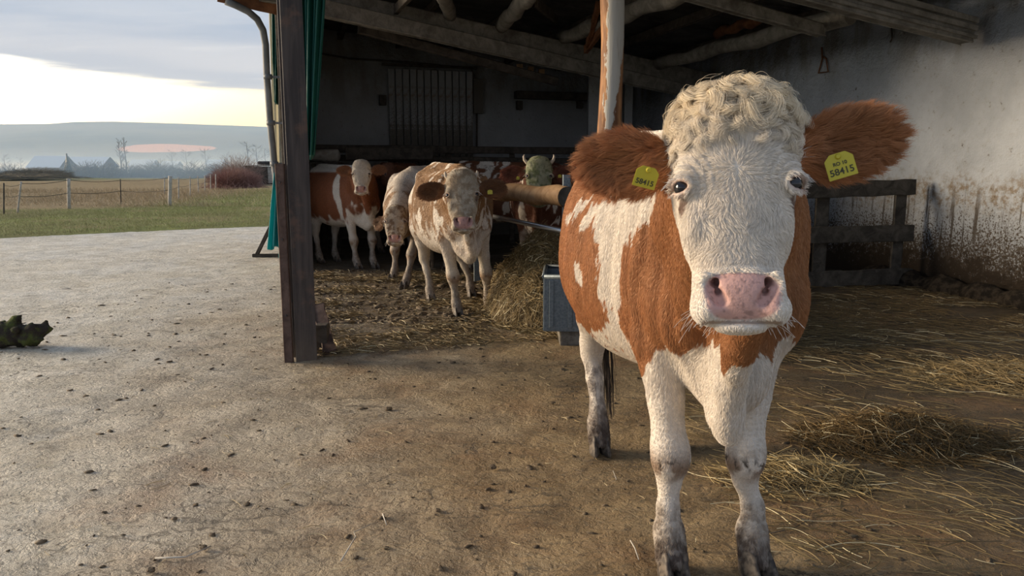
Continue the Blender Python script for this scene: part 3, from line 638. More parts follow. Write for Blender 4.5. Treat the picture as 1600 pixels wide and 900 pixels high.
def make_cow(label, group, pose, coat, loc, yaw, scale=1.0, res=(.0045, .012), dens=None, seed=1, curls=0, tags=True, extras=True, curlcol=col3(.76, .65, .48)):
    rng = np.random.default_rng(seed); hf = pose['hf']; hs = pose.get('hs', 1.)
    D = cow_field(pose, *res); V, Q = D.mesh(); del D
    V, Q = biggest(V, Q); V = smooth_mesh(V, Q, 1, .4)
    colf = lambda P: coat(P, hf.loc(P) / hs)
    if pose.get('folds', 0):
        N, _a = vert_normals(V, Q); qf = hf.loc(V) / hs; x_, y_, z_ = V.T
        wv = fnoise(V, (5, 5, 2.5), 61, 2); mk0 = sstep(-1.15, -.85, y_) * sstep(-.10, -.35, y_) * sstep(.62, .78, z_) * sstep(1.42, 1.2, z_) * sstep(.05, .14, np.abs(x_)) * (qf[:, 1] < -.2)
        V = V + N * (mk0 * (np.sin((y_ * 1.0 + .12 * z_ + .10 * wv) * 6.283 / .085) * .0055 - .002))[:, None]; mk1 = sstep(-.2, 0, y_) * sstep(.75, .55, y_) * sstep(.75, .9, z_) * sstep(1.4, 1.25, z_) * (z_ > .6)
        V = V + N * (mk1 * np.sin((y_ + .25 * z_ + .05 * wv) * 6.283 / .13) * .0045)[:, None]; N, _a = vert_normals(V, Q); dd = 0
        for s in (-1, 1):
            du, dw = (qf[:, 0] - .112 * s) * s, qf[:, 2] - .0; r_ = np.sqrt((du * 1.0) ** 2 + (dw * .8) ** 2); an = np.arctan2(dw, -du)
            mk = sstep(.026, .036, r_) * sstep(.082, .06, r_) * sstep(-.5, .2, an) * sstep(2.3, 1.5, an) * (qf[:, 1] > -.1)
            dd = dd + mk * np.sin((r_ + .006 * vnoise(V, 25, 3)) * 6.283 / .0155)
        V = V + N * (dd * .0022 * pose['folds'])[:, None]
    C, _ = colf(V)
    skin = MATS['cow_skin']; fur = MATS['cow_fur']
    cow = np_mesh('cow', V * scale, Q, skin, None, {'col': C * .82})
    cow.location = (loc[0], loc[1], 0); cow.rotation_euler = (0, 0, yaw)
    cow['label'] = label; cow['category'] = 'cow'; cow['group'] = group
    sc_ = lambda P: np.asarray(P) * scale
    # hooves
    cm = {}
    for s2 in (-1, 1):
        CV, CQ = claw_mesh(inner=-s2); cm[s2] = (CV * scale, CQ)
    hm = None
    for i, f in enumerate(pose['feet']):
        for s2 in (-1, 1):
            if i == 0:
                c = np_mesh('hoof', cm[s2][0], cm[s2][1], MATS['hoof'], cow); cm[s2] = (cm[s2][0], cm[s2][1], c)
            else:
                c = cm[s2][2].copy(); bpy.context.scene.collection.objects.link(c); c.parent = cow
            tw = pose.get('toe', [0, 0, 0, 0])[i]
            c.location = sc_((f[0] + s2 * .031 * math.cos(tw), f[1] - .058 + s2 * .031 * math.sin(tw), 0)); c.rotation_euler = (0, 0, tw + s2 * .08)
    # eyes
    me = None
    for s in (-1, 1):
        if me is None:
            bm = bmesh.new(); bmesh.ops.create_uvsphere(bm, u_segments=24, v_segments=16, radius=.0195 * hs * scale); me = bpy.data.meshes.new('eye'); bm.to_mesh(me); bm.free()
            for p in me.polygons: p.use_smooth = True
            me.materials.append(MATS['eye'])
        eo = bpy.data.objects.new('eye', me); bpy.context.scene.collection.objects.link(eo); eo.parent = cow
        eo.location = sc_(hf.wld(np.array((.108 * s, -.032, 0)) * hs))
    if pose.get('horns'):
        for s in (-1, 1):
            hsz = pose['horns']
            pts_ = [np.array(a0_) * [s, 1, 1] * hsz + np.array([.085 * s, -.11, .15]) * (1 - hsz) for a0_ in ((.085, -.11, .15), (.125, -.10, .172), (.152, -.09, .20), (.158, -.075, .232), (.150, -.065, .252))]
            ho = MB().tube([sc_(hf.wld(p_ * hs)) for p_ in pts_], [r_ * hs * scale for r_ in (.022, .019, .015, .010, .003)], 12).build('horn', MATS['horn'], cow, True)
    # fur
    if dens:
        N, A = vert_normals(V, Q)
        cen = V[Q].mean(1); qc = hf.loc(cen) / hs
        Cc, reg = coat(cen, qc)
        inhead, isear, pad = reg
        u, v, w = qc.T
        L = np.full(len(Q), .015); dn = np.full(len(Q), float(dens[0]))
        x, y, z = cen.T
        L = np.where(z < .62, .007, L); L = np.where((y < -.62) & (z > .6) & ~inhead, .017, L)
        L = np.where((z < .13), .012, L)
        L = np.where(inhead, .0115 + .012 * sstep(.04, .13, w), L); dn = np.where(inhead, dens[1], dn)
        L = np.where(isear, .030, L); dn = np.where(isear, dens[1] * 1.0, dn)
        bald = (pad > .5)
        for s in (-1, 1): bald |= (np.sqrt((u - .113 * s) ** 2 + w ** 2) < .0185) & (v > -.08)
        bald |= inhead & (w < -.24) & (v > 0) & (np.abs(w + .282) < .004) & (np.abs(u) < .07)
        L = np.where(inhead & (w < -.16), .0065, L); L = np.where(inhead & (w < -.205), .0045, L)
        dn = np.where(bald | (z < .045), 0, dn)
        p = A * dn; n = int(p.sum()); fi = rng.choice(len(Q), n, p=p / p.sum())
        a, b = rng.random(n), rng.random(n); q4 = V[Q[fi]]; n4 = N[Q[fi]]
        wts = np.stack([(1 - a) * (1 - b), a * (1 - b), a * b, (1 - a) * b], 1)[:, :, None]
        R = (q4 * wts).sum(1); nn = unit((n4 * wts).sum(1))
        q = hf.loc(R) / hs; u, v, w = q.T; L = L[fi] * hs ** .5; L = L * (.7 + .6 * rng.random(n)); ih = inhead[fi]; ie = isear[fi]
        # flow direction
        d = np.zeros((n, 3)); d[:, 1] = .45; d[:, 2] = -1.0
        top = sstep(.6, .95, nn[:, 2])[:, None]; d = d * (1 - top) + np.array([0, 1., -.1]) * top
        k = ih
        fd = np.stack([u * 9 + np.where(w < .0, 0, 0), np.zeros(n), np.clip((w - .03) * 12, -1, 1)], 1)
        fd[:, 0] = u * 12 * (1 - .68 * sstep(.02, -.05, w))
        d = np.where(k[:, None], hf.vec(fd), d)
        sgn = np.sign(u); ed = np.stack([sgn * 1.0, np.full(n, .25), np.full(n, -.35) + (w - .075) * 9], 1)
        d = np.where(ie[:, None], hf.vec(ed), d)
        # waviness: rotate about the normal by noise
        ang = (fnoise(R, 38, seed + 3, 2) - .5) * 3.2
        ang = np.where(ih, ang * (.35 + .75 * sstep(.03, .09, np.sqrt(u * u + (w - .03) ** 2))), np.where(ie, ang * .8, ang * .55))
        d = d - nn * (d * nn).sum(1)[:, None]; d = unit(d)
        bt = np.cross(nn, d); d = d * np.cos(ang)[:, None] + bt * np.sin(ang)[:, None]
        cell = 1 / np.where(ih, .0085, np.where(ie, .016, .017))
        key = np.floor(R * cell[:, None] + (fnoise(R, 70, 8, 1)[:, None] - .5) * .9)
        uq, inv = np.unique((key[:, 0] * 73856093 + key[:, 1] * 19349663 + key[:, 2] * 83492791 + ih * 7).astype(np.int64), return_inverse=True)
        cnt = np.bincount(inv); cc = np.stack([np.bincount(inv, R[:, e]) / cnt for e in range(3)], 1)[inv]
        dc = unit(np.stack([np.bincount(inv, d[:, e]) for e in range(3)], 1)[inv])
        cl = (cc - R); cl -= nn * (cl * nn).sum(1)[:, None]
        lift = np.where(ie, .55, np.where(ih, .32, .20)) * (.6 + .8 * rng.random(n)); bend = (rng.random(n) - .5) * .5
        K = 5; S = np.zeros((n, K, 3)); t = np.linspace(0, 1, K)
        dd = unit(d * .4 + dc * .6)
        for i in range(K):
            ti = t[i]
            S[:, i] = R + L[:, None] * (dd * (ti * .95)) + nn * (L * lift * (ti - .45 * ti * ti) * 1.4)[:, None] + cl * (.62 * ti ** 1.2) + bt * (L * bend * ti * ti)[:, None]
        HC, _ = colf(R)
        HC = HC * (.86 + .28 * rng.random(n))[:, None] * (.88 + .24 * vnoise(R, 90, seed + 40))[:, None]
        rad = dens[2] * np.array([1, 1, .85, .6, .2])[None, :] * np.where(ih | ie, dens[3] / dens[2], 1)[:, None]
        hair_obj('fur', S * scale, rad, np.clip(HC, 0, 1), fur, cow)
        # curls between the ears
        if curls:
            cand = np.nonzero((ih) & (w > .098 - .5 * np.maximum(np.abs(u) - .08, 0)) & (np.abs(u) < .125) & (v > -.20))[0]
            pick = rng.choice(cand, min(curls, len(cand)), replace=False)
            per = 62; SS = []; CL = []
            for c in pick:
                r0 = R[c]; n0 = nn[c]; uu, vv, ww = q[c]; topw = float(sstep(.12, .18, ww))
                outd = hf.vec(np.array([uu * 8 + rng.normal() * .8, .3, -.5 + rng.normal() * .6])); outd -= n0 * (outd @ n0); outd /= np.linalg.norm(outd) + 1e-9
                sd = np.cross(n0, outd) * (1 if rng.random() < .5 else -1); Lk = (rng.uniform(.028, .046) + .040 * topw * rng.random()) * hs
                kk = 16; tt = np.linspace(0, 1, kk)[None]; om = rng.uniform(1.6, 3.4) * (1 + .08 * rng.normal(size=(per, 1))); flip = rng.random() < .35
                th_ = om * (tt - .25) * (np.where(tt > .55, -1, 1) if flip else 1) + .13 * rng.normal(size=(per, 1)); st_ = Lk * (1 + .12 * rng.normal(size=(per, 1))) / (kk - 1)
                z0 = np.zeros((per, 1)); px = np.concatenate([z0, np.cumsum(np.cos(th_), 1)[:, :-1]], 1) * st_; py = np.concatenate([z0, np.cumsum(np.sin(th_), 1)[:, :-1]], 1) * st_
                lf = (.22 + .22 * rng.random() + .06 * rng.normal(size=(per, 1))) * Lk * np.sin(np.minimum(tt * 1.1, 1) * math.pi * .8)
                off = rng.normal(size=(per, 2)) * .0034 * hs
                st = r0 + outd * (px + off[:, :1])[:, :, None] + sd * (py + off[:, 1:])[:, :, None] + n0 * lf[:, :, None]
                SS.append(st); cw_ = curlcol * topw + (col3(.74, .67, .58) * .55 + curlcol * .45) * (1 - topw); CL.append(np.broadcast_to(cw_ * rng.uniform(.88, 1.12), (per, 3)) * (.80 + .4 * rng.random((per, 1))))
            SS = np.concatenate(SS); CL = np.concatenate(CL)
            prof = np.linspace(1, .45, SS.shape[1])[None]
            hair_obj('forelock', SS * scale, dens[3] * .92 * prof, np.clip(CL, 0, 1), fur, cow)
        if extras:
            # lashes and whiskers
            SS = []; CL = []
            for s in (-1, 1):
                for j in range(42):
                    t_ = rng.random(); a0 = np.array([(.094 + .040 * t_) * s, -.008 - .045 * t_ ** 1.5, .016 + .010 * math.sin(t_ * 3.1) - .008 * t_])
                    dr = np.array([(.35 + .9 * t_) * s, .75, .1]) + rng.normal(size=3) * .12; L_ = .015 + .010 * rng.random()
                    tt = np.linspace(0, 1, 6)[:, None]
                    SS.append(hf.wld((a0 + dr / np.linalg.norm(dr) * L_ * tt + np.array([.1 * s, 0, -.55]) * L_ * tt ** 2) * hs)); CL.append(col3(.78, .72, .66))
                for j in range(36):
                    a0 = np.array([(.03 + .066 * rng.random()) * s, -.01 + .03 * rng.random(), -.255 - .030 * rng.random()])
                    dr = np.array([s * (.4 + rng.random()), .3, -.5 - .6 * rng.random()]) + rng.normal(size=3) * .3; L_ = .015 + .035 * rng.random() ** 2
                    tt = np.linspace(0, 1, 6)[:, None]
                    SS.append(hf.wld((a0 + dr / np.linalg.norm(dr) * L_ * tt + np.array([0, 0, -.2]) * L_ * tt ** 2) * hs)); CL.append(col3(.7, .66, .6))
            hair_obj('whiskers', np.array(SS) * scale, .00024, np.array(CL), fur, cow)
    # tail switch
    t = pose.get('switch')
    if t is not None:
        t = [np.array(a, float) for a in t]; SS = []
        for j in range(pose.get('switch_n', 500)):
            off = rng.normal(size=3) * [.013, .013, 0]; cl = np.round(off / .014) * .014; tt = np.linspace(0, 1, 10)[:, None]
            k_ = np.interp(tt[:, 0] * (len(t) - 1), range(len(t)), range(len(t))); i0 = np.minimum(k_.astype(int), len(t) - 2); f_ = (k_ - i0)[:, None]
            base = np.array(t)[i0] * (1 - f_) + np.array(t)[i0 + 1] * f_
            end = rng.uniform(.55, 1.0); base = base[0] + (base - base[0]) * end
            SS.append(base + (off * (1 - tt) + cl * 1.25 * tt) * np.minimum(1, .5 + tt * 1.5) + np.sin(tt * 9 + cl[0] * 300) * np.array([.005, .003, 0]))
        hair_obj('tail_switch', np.array(SS) * scale, .0011, np.tile(pose.get('switch_col', col3(.035, .025, .02)), (len(SS), 1)) * rng.uniform(.6, 1.4, (len(SS), 1)), fur, cow)
    # ear tags
    if tags:
        for s in (-1, 1):
            tg = pose.get('tags', {}).get(s)
            if not tg: continue
            pos, nrm, upv, txt, sz = tg
            P0 = sc_(hf.wld(np.array(pos) * hs)); nv = hf.vec(unit(np.array(nrm, float))); uv = hf.vec(np.array(upv, float)); uv = unit(uv - nv * (uv @ nv)); rv = np.cross(uv, nv)
            from mathutils import Matrix
            if txt and 'yes': pass
            h, w_ = .5 * sz[1], .5 * sz[0]; o2 = [(-w_, -h), (w_, -h), (w_, h * .55), (w_ * .55, h), (-w_ * .55, h), (-w_, h * .55)]
            bm = bmesh.new(); vs = [bm.verts.new((a_, b_, .0012)) for a_, b_ in o2]; f_ = bm.faces.new(vs)
            ex = bmesh.ops.extrude_face_region(bm, geom=[f_]); bmesh.ops.translate(bm, verts=[v_ for v_ in ex['geom'] if isinstance(v_, bmesh.types.BMVert)], vec=(0, 0, -.0024))
            bmesh.ops.bevel(bm, geom=bm.edges[:], offset=.0008, segments=2, affect='EDGES'); bmesh.ops.recalc_face_normals(bm, faces=bm.faces[:])
            bmesh.ops.create_cone(bm, cap_ends=True, segments=12, radius1=.007, radius2=.004, depth=.006, matrix=Matrix.Translation((0, h * .72, .003)))
            mt = bpy.data.meshes.new('ear_tag'); bm.to_mesh(mt); bm.free(); mt.materials.append(MATS['tag'])
            to = bpy.data.objects.new('ear_tag', mt); bpy.context.scene.collection.objects.link(to); to.parent = cow
            M = Matrix((( rv[0], uv[0], nv[0], P0[0]), (rv[1], uv[1], nv[1], P0[1]), (rv[2], uv[2], nv[2], P0[2]), (0, 0, 0, 1))); to.matrix_local = M
            to['label'] = 'yellow plastic ear tag'
            if txt:
                for (tx, ty, tz) in txt:
                    fc = bpy.data.curves.new('tag_number', 'FONT'); fc.body = tx; fc.size = tz; fc.extrude = .0004; fc.align_x = 'CENTER'; fc.offset = .0003
                    fc.materials.append(MATS['ink']); fo = bpy.data.objects.new('tmp', fc); bpy.context.scene.collection.objects.link(fo); bpy.context.view_layer.update(); me_ = bpy.data.meshes.new_from_object(fo.evaluated_get(bpy.context.evaluated_depsgraph_get())); bpy.data.objects.remove(fo); fo = bpy.data.objects.new('tag_number', me_); bpy.context.scene.collection.objects.link(fo); fo.parent = to; fo.location = (0, ty, .0016)
    return cow
# ------------------------------------------------------------------ ground
def grid_ground(name, pts_fn, nu, nv, mat, **k):
    U, Vv = np.meshgrid(np.linspace(0, 1, nu), np.linspace(0, 1, nv), indexing='ij'); P = pts_fn(U.ravel(), Vv.ravel())
    i, j = np.meshgrid(np.arange(nu - 1), np.arange(nv - 1), indexing='ij'); a = (i * nv + j).ravel()
    o = np_mesh(name, P, np.stack([a, a + nv, a + nv + 1, a + 1], 1), mat); return tag(o, **k)
def relief(x, y, amp):
    P = np.stack([x, y, np.zeros_like(x)], 1)
    r = (fnoise(P, (1.3, 1.3, 1), 3, 2) - .5) * 1.5 + (fnoise(P, (7, 10, 1), 5, 3) - .5) * .8 + (fnoise(P, (28, 40, 1), 8, 2) - .5) * .55
    return np.minimum(r, .5) * amp
def conc_edge(x): return 14.8 + np.clip(x + 10.3, -6, 9) * .72
def floor_pts(u, v):
    y = .6 + 19.5 * v ** 1.9; x = -14 + 21 * u; y2 = np.minimum(y, conc_edge(x) + .25 * (fnoise(np.stack([x, 0 * x, 0 * x], 1), (1.5, 1, 1), 2) - .5))
    return np.stack([x, y2, relief(x, y2, .016)], 1)
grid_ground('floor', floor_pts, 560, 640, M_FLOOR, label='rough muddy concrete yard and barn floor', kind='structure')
def f_grass(g, b, co):
    v = g.mapv(co, (1, 1, 0)); n = g.noise(v, .25, 6, .65, .5); f = g.noise(v, 3.0, 6, .7); x = g.xyz(co)
    nn = g.m('MULTIPLY', g.m('SUBTRACT', n, .5), 7.); fa = g.m('ADD', g.m('SUBTRACT', g.m('SUBTRACT', x[1], 33.6), g.m('MULTIPLY', x[0], .62)), nn); fb_ = g.m('ADD', g.m('MULTIPLY', g.m('ADD', g.m('ADD', x[0], 8.3), g.m('MULTIPLY', x[1], .157)), -1.), g.m('MULTIPLY', nn, .6)); far = g.ss(-1.2, 1.2, g.m('MINIMUM', fa, fb_))
    gr = g.mix(g.ss(.35, .65, n), (.19, .175, .075), (.25, .275, .09)); dry = g.mix(g.ss(.35, .65, f), (.24, .18, .10), (.36, .28, .16)); c = g.mix(far, gr, dry); c = g.mix(g.m('MULTIPLY', g.ss(.5, .7, f), .5), c, (.12, .10, .05))
    fg = g.ss(75, 130, x[1]); c = g.mix(fg, c, g.mix(g.ss(.45, .55, g.noise(g.mapv(co, (.4, 1, 0)), .018, 3)), (.17, .21, .10), (.28, .25, .17)))
    g.put(b.inputs['Base Color'], c); b.inputs['Roughness'].default_value = .9; b.inputs['Specular IOR Level'].default_value = .1; g.put(b.inputs['Normal'], g.bump(f, .15, 1.))
M_GRASSG = material('meadow', f_grass)
def field_pts(u, v):
    y = 13.5 + 900 * v ** 3.2; x = -10 + (u - .62) * (30 + y * 1.6); drop = -.0000 - sstep(60, 300, y) * 2.7
    z = drop + (fnoise(np.stack([x, y, 0 * x], 1), (.12, .12, 1), 4) - .5) * .5 * sstep(18, 40, y) - .03 + .07 * sstep(0, 1.2, y - conc_edge(np.clip(x, -40, 7))) 
    return np.stack([x, y, z], 1)
grid_ground('meadow', field_pts, 160, 220, M_GRASSG, label='meadow of short grass beyond the yard', kind='structure')
rng = np.random.default_rng(11)
def blades(name, n, xr, yr, hmin, hmax, cols, rad, lean, keep=None, label='', parent=None, z0=None):
    x = rng.uniform(*xr, n); y = rng.uniform(*yr, n)
    if keep is not None: k = keep(x, y); x, y = x[k], y[k]
    n = len(x); h = rng.uniform(hmin, hmax, n); a = rng.uniform(0, 6.28, n); l = rng.uniform(0, lean, n); z = np.zeros(n) if z0 is None else z0(x, y)
    t = np.linspace(0, 1, 4)[None, :, None]; d = np.stack([np.cos(a) * l, np.sin(a) * l, np.ones(n)], 1)[:, None]
    P = np.stack([x, y, z], 1)[:, None] + d * (h[:, None, None] * t) + np.stack([np.cos(a), np.sin(a), -.4 * np.ones(n)], 1)[:, None] * ((l * h * .6)[:, None, None] * t ** 2)
    w = rng.random(n)[:, None]; C = (cols(x, y) if callable(cols) else np.array(cols[0]) * (1 - w) + np.array(cols[1]) * w) * rng.uniform(.75, 1.25, (n, 1))
    o = hair_obj(name, P, rad * np.array([1, .9, .6, .2]), C, MATS['cow_fur']); return tag(o, label=label, kind='stuff', cat='grass')
# ------------------------------------------------------------------ barn shell
def roofz(t): return 3.36 + .095 * (WT - t)
def wall(name, s0, t0, s1, t1, z0, zf, mat, th=.25, side=1, lab='', n=24):
    """a wall slab between two barn points, top following zf(s,t)"""
    A, Bp = B(s0, t0), B(s1, t1); d = (Bp - A); L = np.linalg.norm(d); d /= L; nrm = np.array([d[1], -d[0], 0]) * side * th; V = []; Q = []
    for i in range(n + 1):
        f = i / n; p = A + d * L * f; zt = zf(s0 + (s1 - s0) * f, t0 + (t1 - t0) * f)
        for off in (0, 1):
            for z in (z0, zt): V.append(tuple(p + nrm * off + [0, 0, z]))
    for i in range(n):
        a = i * 4; b = a + 4; Q += [(a, b, b + 1, a + 1), (a + 2, a + 3, b + 3, b + 2), (a + 1, b + 1, b + 3, a + 3), (a, a + 2, b + 2, b)]
    Q += [(0, 1, 3, 2), (n * 4, n * 4 + 2, n * 4 + 3, n * 4 + 1)]
    o = np_mesh(name, np.array(V), np.array(Q), mat, smooth=False); return tag(o, lab, None, None, 'structure')
wall('wall_right', -5.2, WT, 9.8, WT, -.1, lambda s, t: roofz(WT) + .03, M_WALL, side=1, lab='whitewashed plaster wall, stained brown and flaking near the floor')
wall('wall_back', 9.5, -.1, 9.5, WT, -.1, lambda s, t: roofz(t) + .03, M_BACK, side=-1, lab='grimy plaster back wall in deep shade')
wall('wall_left', 4.95, -.05, 9.6, -.05, -.1, lambda s, t: roofz(t) + .03, M_DARKW, th=.08, side=-1, lab='dark boarded left wall of the barn')
# roof deck with an overhang at the left eave
bm = MB()
for k in range(16):
    s0, s1 = -3.9 + k * .87, -3.9 + (k + 1) * .87 + .05
    t0 = -.15
    P = [B(s0, t0, roofz(t0) + .03 * (k % 2)), B(s1, t0, roofz(t0) + .03 * (k % 2)), B(s1, WT + .3, roofz(WT + .3) + .03 * (k % 2)), B(s0, WT + .3, roofz(WT + .3) + .03 * (k % 2))]
    Q_ = [p + UP * .04 for p in P]
    bm.quad(*P); bm.quad(*Q_); 
    for i in range(4): bm.quad(P[i], P[(i + 1) % 4], Q_[(i + 1) % 4], Q_[i])
bm.build('ceiling', M_ROOF, label='dark underside of the sheet roof', kind='structure')
# ------------------------------------------------------------------ roof timbers
roof = empty('roof_frame', B(0, 3.5, 3.0), 0, label='weathered grey roof timbers, beams and round poles under the sheet roof', cat='roof frame')
roof.matrix_world  # parts are written in world space; the parent offset is undone below
def roof_part(mb, name, mat, lab=None, smooth=False):
    o = mb.build(name, mat, roof, smooth); o.matrix_parent_inverse = Matrix.Translation(-Vector(roof.location)); 
    if lab: o['label'] = lab
    return o
def beam(P1, P2, w, h, mat=None, name='beam', seed=0, lab=None, jit=.05, segs=10): return roof_part(MB().bar(P1, P2, w, h, .012, segs, jit, seed), name, mat or M_BEAM, lab)
# the girder crossing from the left eave to the right wall, in two layers
gL, gR = PT(505, 3, 9.9), PT(1085, 124, 13.2); gd = gR - gL
beam(gL - gd * .12, gR + gd * .06, .20, .30, seed=1)
gL2, gR2 = PT(505, -2, 9.75), PT(1085, 142, 13.1); gd2 = gR2 - gL2
beam(gL2 - gd2 * .0 + [0, 0, -.12], gR2 + [0, 0, -.03], .14, .20, seed=2)
beam(PT(560, 45, 10.6), PT(870, 128, 12.2), .10, .12, M_DARKW, seed=3, lab='dark lower lath')
# front beam bundle, high right
f1, f2 = PT(1240, -22, 7.5), PT(1514, 50, 8.2); fd = f2 - f1
beam(f1 - fd * 2.6, f2, .16, .26, seed=4, segs=18)
for dz_ in (-.07, .02, .10): roof_part(MB().bar(f1 - fd * 2.6 + [.03, -.095, dz_], f2 + [.03, -.095, dz_], .03, .035 + .02 * (dz_ > 0), .004, 18, .06, int(dz_ * 100) + 60), 'lath', M_BEAM)
beam(f1 - fd * 2.6 + [-.05, .24, .10], f2 + [-.03, .26, .11], .10, .16, seed=5, segs=18)
beam(f1 - fd * 2.6 + [.06, .55, .22], f2 + fd * 0 + [.0, .55, .22], .12, .10, seed=6, segs=18)
h1, h2 = PT(1090, -6, 7.9), PT(1262, 42, 8.8); hd = h2 - h1
beam(h1 - hd * 1.5, h2 + hd * .15, .12, .14, seed=7)
# round poles along the barn
def pole(P1, P2, r, mat=None, seed=0, lab=None):
    P1, P2 = np.array(P1), np.array(P2); n = 10
    return roof_part(MB().tube([P1 + (P2 - P1) * i / n + UP * .02 * math.sin(i * 1.7 + seed) for i in range(n + 1)], [r * (1 + .10 * math.sin(i * 2.1 + seed)) for i in range(n + 1)], 12, .05, seed), 'pole', mat or M_BEAM, lab)
pole(PT(1030, 100, 12.5), PT(1330, 22, 8.6), .10, seed=1)
pole(PT(876, 60, 11.8), PT(1075, -14, 8.8), .105, seed=2)
pole(PT(782, 42, 11.2), PT(833, -14, 9.2), .10, seed=3)
pole(PT(704, 24, 10.8), PT(690, -14, 9.4), .09, seed=4)
pole(PT(1120, 52, 11.6), PT(1200, 26, 9.8), .07, M_ORANGEW, 5, 'rust-brown pole')
for k, (a, b_, Y1, Y2) in enumerate((((640, -8), (612, 22), 9.4, 10.6), ((838, 4), (868, 30), 10., 11.2), ((935, 8), (918, 70), 10.2, 11.2), ((945, 40), (915, 78), 10.4, 11.4))):
    roof_part(MB().bar(PT(*a, Y1), PT(*b_, Y2), .06, .12, .006, 4, .08, k), 'brace', M_ORANGEW if k > 1 else M_DARKW)
for t in (1.0, 2.1, 3.2, 4.3, 5.4, 6.5):
    roof_part(MB().bar(B(-.2, t, roofz(t) - .09), B(9.4, t, roofz(t) - .09), .09, .12, .008, 6, .06, int(t * 10)), 'rafter', M_DARKW)
# notched beam ends sticking out under the girder
for k in range(3):
    p = PT(812 + k * 17, 107 + k * 4, 12.2 + .2 * k); roof_part(MB().box(p, (.10, .2, .12), bev=.008), 'block', M_LOG, 'pale block wedged under the girder')
# eave overhang with fascia, upper left
eave = empty('eave_board', PT(436, 5, 9.6), 0, label='brown fascia board of the roof eave with grey gutter end', cat='eave')
e1, e2 = PT(341, -3, 9.35), PT(470, 26, 9.75)
o = MB().bar(e1 + UP * .06, e2 + UP * .06, .05, .20, .006, 6, .03, 3).build('fascia', M_ORANGEW, eave); o.matrix_parent_inverse = Matrix.Translation(-eave.location)
q = [e1 + [0, 0, .10], e2 + [0, 0, .10], e2 + [.30, -1.0, .14], e1 + [.30, -1.0, .14]]; mb = MB().quad(*q); qq = [p + UP * .04 for p in q]; mb.quad(*qq)
for i in range(4): mb.quad(q[i], q[(i + 1) % 4], qq[(i + 1) % 4], qq[i])
o = mb.build('soffit', M_ROOF, eave); o.matrix_parent_inverse = Matrix.Translation(-eave.location)
# downpipe
dp = empty('downpipe', G(436, 404) * [1, 1, 0], 0, label='grey rain pipe curving down from the eave at the barn corner', cat='pipe')
pts = [PT(352, 2, 9.35), PT(368, 8, 9.4), PT(388, 18, 9.5), PT(402, 30, 9.6), PT(411, 47, 9.7), PT(415, 70, 9.75), PT(417, 120, 9.85), PT(422, 190, 9.95), PT(428, 250, 10.05), PT(433, 300, 10.15), PT(437, 352, 10.25), PT(441, 402, 10.4)]
o = MB().tube(pts, .043, 14).build('pipe', M_PIPE, dp); o.matrix_parent_inverse = Matrix.Translation(-dp.location)
for k, (px, py) in enumerate(((418.5, 120), (423, 192), (428.5, 256))):
    c = PT(px, py, 9.85 + .1 * k); mb = MB().tube([c - UP * .03, c + UP * .03], .055, 14); mb.bar(c, c + [.22, .05, 0], .012, .03); o = mb.build('pipe_bracket', M_PIPE, dp); o.matrix_parent_inverse = Matrix.Translation(-dp.location)
# ------------------------------------------------------------------ main posts
def ibeam(name, base, top, w, dpt, tf, tw, mat, lab, rz, **k):
    base = np.array(base, float); top = np.array(top, float); e = empty(name, base, 0, label=lab, cat='post'); c, s = math.cos(rz), math.sin(rz); X = np.array([c, s, 0]); Y = np.array([-s, c, 0])
    o = MB()
    for (cx, cy, ww, dd, nm) in ((0, -dpt / 2 + tf / 2, w, tf, 'flange'), (0, dpt / 2 - tf / 2, w, tf, 'flange'), (0, 0, tw, dpt - 2 * tf, 'web')):
        mb = MB(); V = []
        for P in (base, top):
            for sx, sy in ((-1, -1), (1, -1), (1, 1), (-1, 1)): V.append(mb.bm.verts.new(Vector(P + X * (cx + sx * ww / 2) + Y * (cy + sy * dd / 2) - base)))
        for f in ((0, 3, 2, 1), (4, 5, 6, 7), (0, 1, 5, 4), (1, 2, 6, 5), (2, 3, 7, 6), (3, 0, 4, 7)): mb.bm.faces.new([V[i] for i in f])
        bmesh.ops.bevel(mb.bm, geom=mb.bm.edges[:], offset=.002, segments=1, affect='EDGES'); mb.build(nm, mat, e)
    return e
pb = G(477, 560); pt_ = PT(452, 2, pb[1] + .0); pt_ = pb + (pt_ - pb) * (3.93 / pt_[2])
ip = ibeam('steel_post', pb - [0, 0, .05], pt_, .150, .17, .016, .05, M_POST, 'tall rust-brown steel post at the barn corner, left of the cows', BANG + .12)
mb = MB(); 
for zz in (1.15, 1.9): mb.box(Vector((.0, -.09, zz)), (.03, .012, .03), bev=.003)
# board standing just left of the post
bb, bt = G(452, 566), PT(437, 256, G(452, 566)[1] + .02)
bo = empty('side_board', bb, 0, label='narrow red-brown board standing upright just left of the tall steel post', cat='board')
o = MB().bar(bb - bb, bt - bb, .062, .035, .004, 8, .03, 5, up=(0, 1, 0)).build('plank', M_BOARD, bo); o2 = MB()
for zz in (.35, .9, 1.3): MB().tube([Vector((bt - bb) * zz / 1.43) + Vector((0, -.03, 0)), Vector((bt - bb) * zz / 1.43) + Vector((0, .03, 0))], .008, 6).build('bolt', M_POST, bo)
# sloping plank behind the foot of the post
r1, r2 = G(516, 556), PT(497, 478, 5.9); MB().bar(r1 + UP * .02, r2, .05, .10, .006, 6, .10, 8, up=(1, 0, 0)).build('leaning_plank', M_BOARD, label='short mud-caked plank leaning behind the foot of the steel post', cat='plank')
r1 = G(505, 556); tag(MB().box(Vector(r1) + Vector((-.03, .12, .10)), (.09, .10, .24), bev=.008).build('foot_block', M_DARKW), 'small dark block at the foot of the steel post', 'block')
